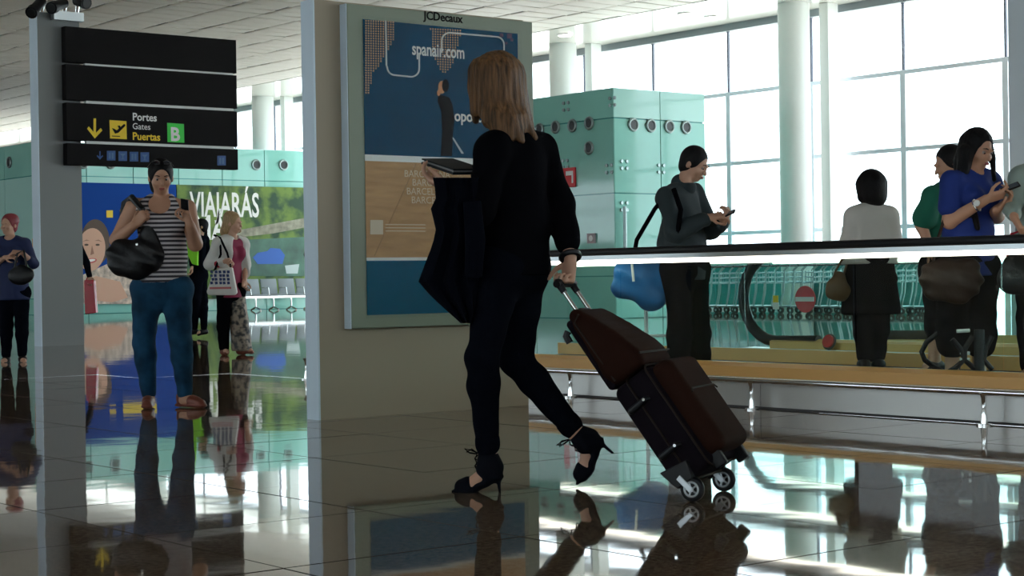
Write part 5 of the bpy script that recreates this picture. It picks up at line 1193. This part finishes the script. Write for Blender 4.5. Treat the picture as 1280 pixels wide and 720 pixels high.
# ---------------------------------------------------------------- woman in royal blue
D = on_walk(8.72, 1215)
B1 = Figure('long-haired woman in royal blue top looking at her phone on the walkway', D, 1215, face=(.55, -.83, 0), z0=.12)
B1.joints(head=(1222, 187, 0), neck=(1213, 214, 0), shr=(1190, 228, -.10), shl=(1238, 227, .08), waist=(1210, 290, 0), pelvis=(1208, 328, 0), elr=(1187, 277, -.12), wrr=(1233, 249, -.27), ell=(1246, 270, .05), wrl=(1246, 262, -.22),
          hipr=(1192, 335, -.06), knr=(1190, 400, -.06), anr=(1190, 460, -.04), hipl=(1224, 335, .05), knl=(1226, 400, .05), anl=(1224, 460, .05), toer=(1196, 474, -.14), toel=(1236, 474, -.08))
J = B1.J; hf = nv(Z(.52, -.80, -.34)); hu = nv(Z(.12, -.15, 1))
body(B1, SK_tan, h=.0075, hf=hf, up=hu, w=1.05, armw=1.12, hands=(dict(w=J['wrr'], d=Z(.9, -.15, .28), palm=Z(-.1, .6, .8), side=1, curl=.55, thumb=.6), dict(w=J['wrl'], d=Z(.6, -.3, .5), palm=Z(-.2, -.3, .8), side=1, curl=.6, thumb=.7)))
face_parts(B1, J['head'], hf, hu, 1.0, lip=(.40, .10, .10))
top(B1, C_royal, 't_shirt', e=.012, h=.008, sleeves=(.62, .62), hem=B1.P(1210, 345)[2], wr=.005, w=1.0, armw=1.12, fall=.008, neck=.035, hemr=.19, belly=.02)
trousers(B1, C_blk, 'trousers', e=.02, h=.009, waist=J['waist'][2], w=1.06, flare=.03, legw=1.22, t=1.27)
hx = [(1212, 178, .03, 1203, 205, .05, .062, .052), (1203, 200, .04, 1200, 238, .02, .05, .035), (1207, 190, -.04, 1203, 225, -.08, .05, .038), (1203, 222, -.07, 1212, 268, -.15, .038, .02), (1206, 225, -.05, 1222, 285, -.16, .034, .016),
      (1232, 180, .05, 1240, 200, .03, .045, .022), (1240, 196, .02, 1243, 225, -.06, .020, .012), (1214, 215, .05, 1212, 250, .06, .06, .04)]
hair_cap(B1, H_black, J['head'], hf, up=hu, s=1.05, extra=[('c', B1.P(a, b, c), B1.P(d, e, f_), r0, r1, .02) for a, b, c, d, e, f_, r0, r1 in hx], wr=.0015)
a, b = J['wrr'], J['elr']; d = nv(b - a); bm = BM(); ring(bm, a + d * .07, d, .036, .006, seg=20, k=6); w_ = obj('wrist_watch', bm, M_steel, B1.root, local=True, smooth=True)
bm = BM(); disc(bm, a + d * .07 + Z(-.01, -.042, .01), (-.2, -1, .1), .019, .008, 20); obj('watch_face', bm, M_signw, B1.root, local=True)
phone(B1, B1.P(1263, 234, -.28), (-.35, -.5, .8), (.6, -.2, .45), 'dark phone in the hand of the woman in royal blue', w=.05, l=.11)
for q in 'lr': shoe(B1, q, C_leather)
o0 = B1.P(1187, 352, -.20)
t = thing('shoulder_bag', None, 'dark brown leather bag behind the glass at the hips of the woman in blue', 'bag', M=WM[B1.root] @ Matrix.Translation(Vector(o0)))
B_ = Field((-.24, -.15, -.2), (.24, .15, .2), .008); L_ = lambda x, y, d=0.0: B1.P(x, y, -.20 + d) - o0
B_.cone(L_(1170, 352), L_(1208, 350), .10, .10, k=.04, flat=((0, 1, 0), .6)); B_.cone(L_(1168, 340), L_(1208, 338), .07, .07, k=.04, flat=((0, 1, 0), .6)); B_.cone(L_(1175, 365), L_(1204, 366), .06, .06, k=.04, flat=((0, 1, 0), .6)); B_.wrinkle(.008, 36, 40)
B_.mesh('bag_body', mat('brown_leather', (.035, .016, .010), .5, spec=.25, bump=.4, bscale=30), t)
bm = BM(); tube(bm, [Vector(L_(1166, 330)), Vector(L_(1172, 300, .05)), Vector(L_(1184, 262, .08)), Vector(L_(1196, 222, .12)), Vector(L_(1215, 216, .22)), Vector(L_(1212, 330, .38))], .010, n=6); obj('strap', bm, MATS['brown_leather'], t, local=True, smooth=True)

# ---------------------------------------------------------------- man in green behind her
D = on_walk(9.3, 1180)
G6 = simple('person in green t-shirt standing behind the woman in royal blue', D, 1180,
    dict(head=(1187, 205, 0), neck=(1184, 228, 0), shl=(1166, 246, -.16), shr=(1200, 244, .16), waist=(1178, 300, 0), pelvis=(1178, 332, 0), ell=(1152, 282, -.14), wrl=(1163, 312, -.2), elr=(1205, 285, .16), wrr=(1200, 315, 0),
         hipl=(1170, 336, -.09), knl=(1170, 396, -.1), anl=(1168, 448, -.08), hipr=(1190, 336, .09), knr=(1190, 396, .06), anr=(1190, 448, .08), toel=(1156, 462, -.1), toer=(1180, 462, 0)),
    (-.85, .30, 0), C_green, C_blk, H_black, SK_tan, h=.009, female=False, sleeves=(.75, .75), w=1.05, z0=.12, hems=318, hface=nv(Z(-.8, -.1, -.25)), sf=.012, pt=1.22)
# ---------------------------------------------------------------- short-haired woman in white, seen from behind
D = on_walk(9.35, 1090)
G7 = simple('black-haired person in white top seen from behind, on the walkway', D, 1090,
    dict(head=(1089, 238, 0), neck=(1091, 258, .02), shl=(1068, 271, .0), shr=(1111, 271, .0), waist=(1090, 318, 0), pelvis=(1088, 345, 0), ell=(1062, 305, -.02), wrl=(1070, 330, .12), elr=(1117, 306, -.02), wrr=(1108, 332, .12),
         hipl=(1078, 350, 0), knl=(1080, 404, 0), anl=(1080, 446, 0), hipr=(1099, 350, 0), knr=(1098, 404, 0), anr=(1098, 446, 0), toel=(1078, 458, .14), toer=(1099, 458, .14)),
    (-.1, 1, 0), C_white, C_blk, H_black, SK_warm, h=.009, sleeves=(1.3, 1.3), z0=.12, hems=330, hcap=False, sf=.012, w=1.05, hemr=.2)
hair_cap(G7, H_black, G7.J['head'], nv(Z(-.25, 1, 0)), s=1.05, thick=.008, extra=[('c', G7.P(1082, 232, 0), G7.P(1080, 246, -.01), .07, .045), ('c', G7.P(1093, 232, -.03), G7.P(1097, 247, -.03), .085, .06), ('e', G7.P(1088, 228, -.02), (.085, .09, .09))])
piece(G7, 'skirt', C_blk, [('c', G7.J['pelvis'] + Z(0, 0, .08), G7.J['pelvis'] + Z(0, 0, -.22), .16, .20), ('cut', G7.J['pelvis'] + Z(0, 0, -.26), (0, 0, -1))], h=.01, mg=.3)
o0 = G7.P(1047, 355, -.08)
t = thing('handbag', None, 'small tan handbag behind the glass, left of the person in the white top', 'bag', M=WM[G7.root] @ Matrix.Translation(Vector(o0)))
B_ = Field((-.14, -.1, -.14), (.14, .1, .14), .008); B_.cone((-.02, 0, -.05), (.03, 0, -.05), .062, .062, k=.03, flat=((0, 1, 0), .6)); B_.cone((0, 0, 0), (.01, 0, .05), .065, .04, k=.03, flat=((0, 1, 0), .6)); B_.wrinkle(.004, 50, 40); B_.mesh('bag_body', mat('tan_leather', (.17, .09, .035), .45), t)
bm = BM(); L_ = lambda x, y, d=0.0: G7.P(x, y, -.08 + d) - o0; tube(bm, [Vector(L_(1043, 342)), Vector(L_(1052, 325)), Vector(L_(1062, 318, .06)), Vector(L_(1055, 342, 0))], .008, n=6); obj('strap', bm, MATS['tan_leather'], t, local=True, smooth=True)
# ---------------------------------------------------------------- person at the right edge
D = on_walk(8.9, 1290)
G8 = simple('person in pale sleeve and dark clothes cut off by the right edge', D, 1296,
    dict(head=(1302, 178, 0), neck=(1300, 205, 0), shr=(1276, 222, -.05), shl=(1326, 222, .05), waist=(1300, 290, 0), pelvis=(1300, 325, 0), elr=(1264, 258, -.1), wrr=(1268, 272, -.27), ell=(1335, 275, 0), wrl=(1320, 300, -.15),
         hipr=(1288, 330, 0), knr=(1287, 396, -.02), anr=(1286, 458, 0), hipl=(1314, 330, 0), knl=(1315, 396, 0), anl=(1315, 458, 0), toer=(1282, 472, -.14), toel=(1316, 472, -.14)),
    (-.2, -1, 0), mat('pale_sleeve', (.30, .38, .34), .7), C_blk, H_black, SK_tan, h=.009, z0=.12, sleeves=(1.7, 1.7), hems=325,
    hands=lambda g: [dict(w=g.J['wrr'], d=Z(.2, -.4, -.6), palm=Z(.8, -.1, .2), side=-1, curl=.8)])
o0 = G8.P(1272, 340, -.26)
t = thing('handbag', None, 'black handbag at the right edge behind the glass', 'bag', M=WM[G8.root] @ Matrix.Translation(Vector(o0)))
B_ = Field((-.2, -.12, -.2), (.2, .12, .3), .009); B_.cone((-.03, 0, -.04), (.06, 0, -.04), .09, .09, k=.04, flat=((0, 1, 0), .6)); B_.cone((-.02, 0, .05), (.03, 0, 0), .06, .09, k=.04, flat=((0, 1, 0), .6)); B_.mesh('bag_body', C_leather, t)
bm = BM(); tube(bm, [(-.06, 0, .06), (-.03, 0, .22), (.03, 0, .24), (.07, 0, .06)], .011, n=6); obj('strap', bm, MATS['red_cuff'], t, local=True, smooth=True)

# ---------------------------------------------------------------- distorted dark shapes in the walkway glass, built as made-up tubes
for px, lab, fl in ((1160, 'dark bent tube standing in for a distortion in the glass, at the feet of the person in green', 1), (1206, 'dark crossed tubes standing in for a distortion in the glass, at the feet of the woman in blue', -1)):
    D = on_walk(8.45, px); g = pix(px, 440, D); Mx = Matrix.Translation((g.x, g.y, .12)) @ Matrix.Rotation(-TH, 4, 'Z'); iv = Mx.inverted()
    t = thing('distorted_shape', None, lab, 'trolley', M=Mx)
    V_ = lambda x, y, d=0.0: Vector(tuple(iv @ pix(x, y, D + d)))
    legs = (((1176, 414), (1158, 428), (1152, 440), (1156, 450), (1168, 459), (1178, 464)),) if fl == 1 else (((1190, 424), (1202, 438), (1205, 450), (1194, 460), (1184, 466)), ((1216, 420), (1206, 436), (1206, 450), (1216, 459), (1222, 462)), ((1240, 420), (1232, 436), (1230, 450), (1240, 462)))
    for L_ in legs:
        bm = BM(); tube(bm, [V_(*p_) for p_ in L_], .016, n=8); obj('leg', bm, M_rubber, t, local=True, smooth=True)
    if fl == -1:
        bm = BM(); tube(bm, [V_(1224, 412), V_(1224, 466)], .03, n=10); obj('post', bm, M_rubber, t, local=True, smooth=True)
        bm = BM(); tube(bm, [V_(1196, 414), V_(1212, 413)], .012, n=6); tube(bm, [V_(1200, 441), V_(1212, 441)], .010, n=6); tube(bm, [V_(1200, 449), V_(1212, 449)], .010, n=6); obj('pale_bar', bm, M_white, t, local=True, smooth=True)
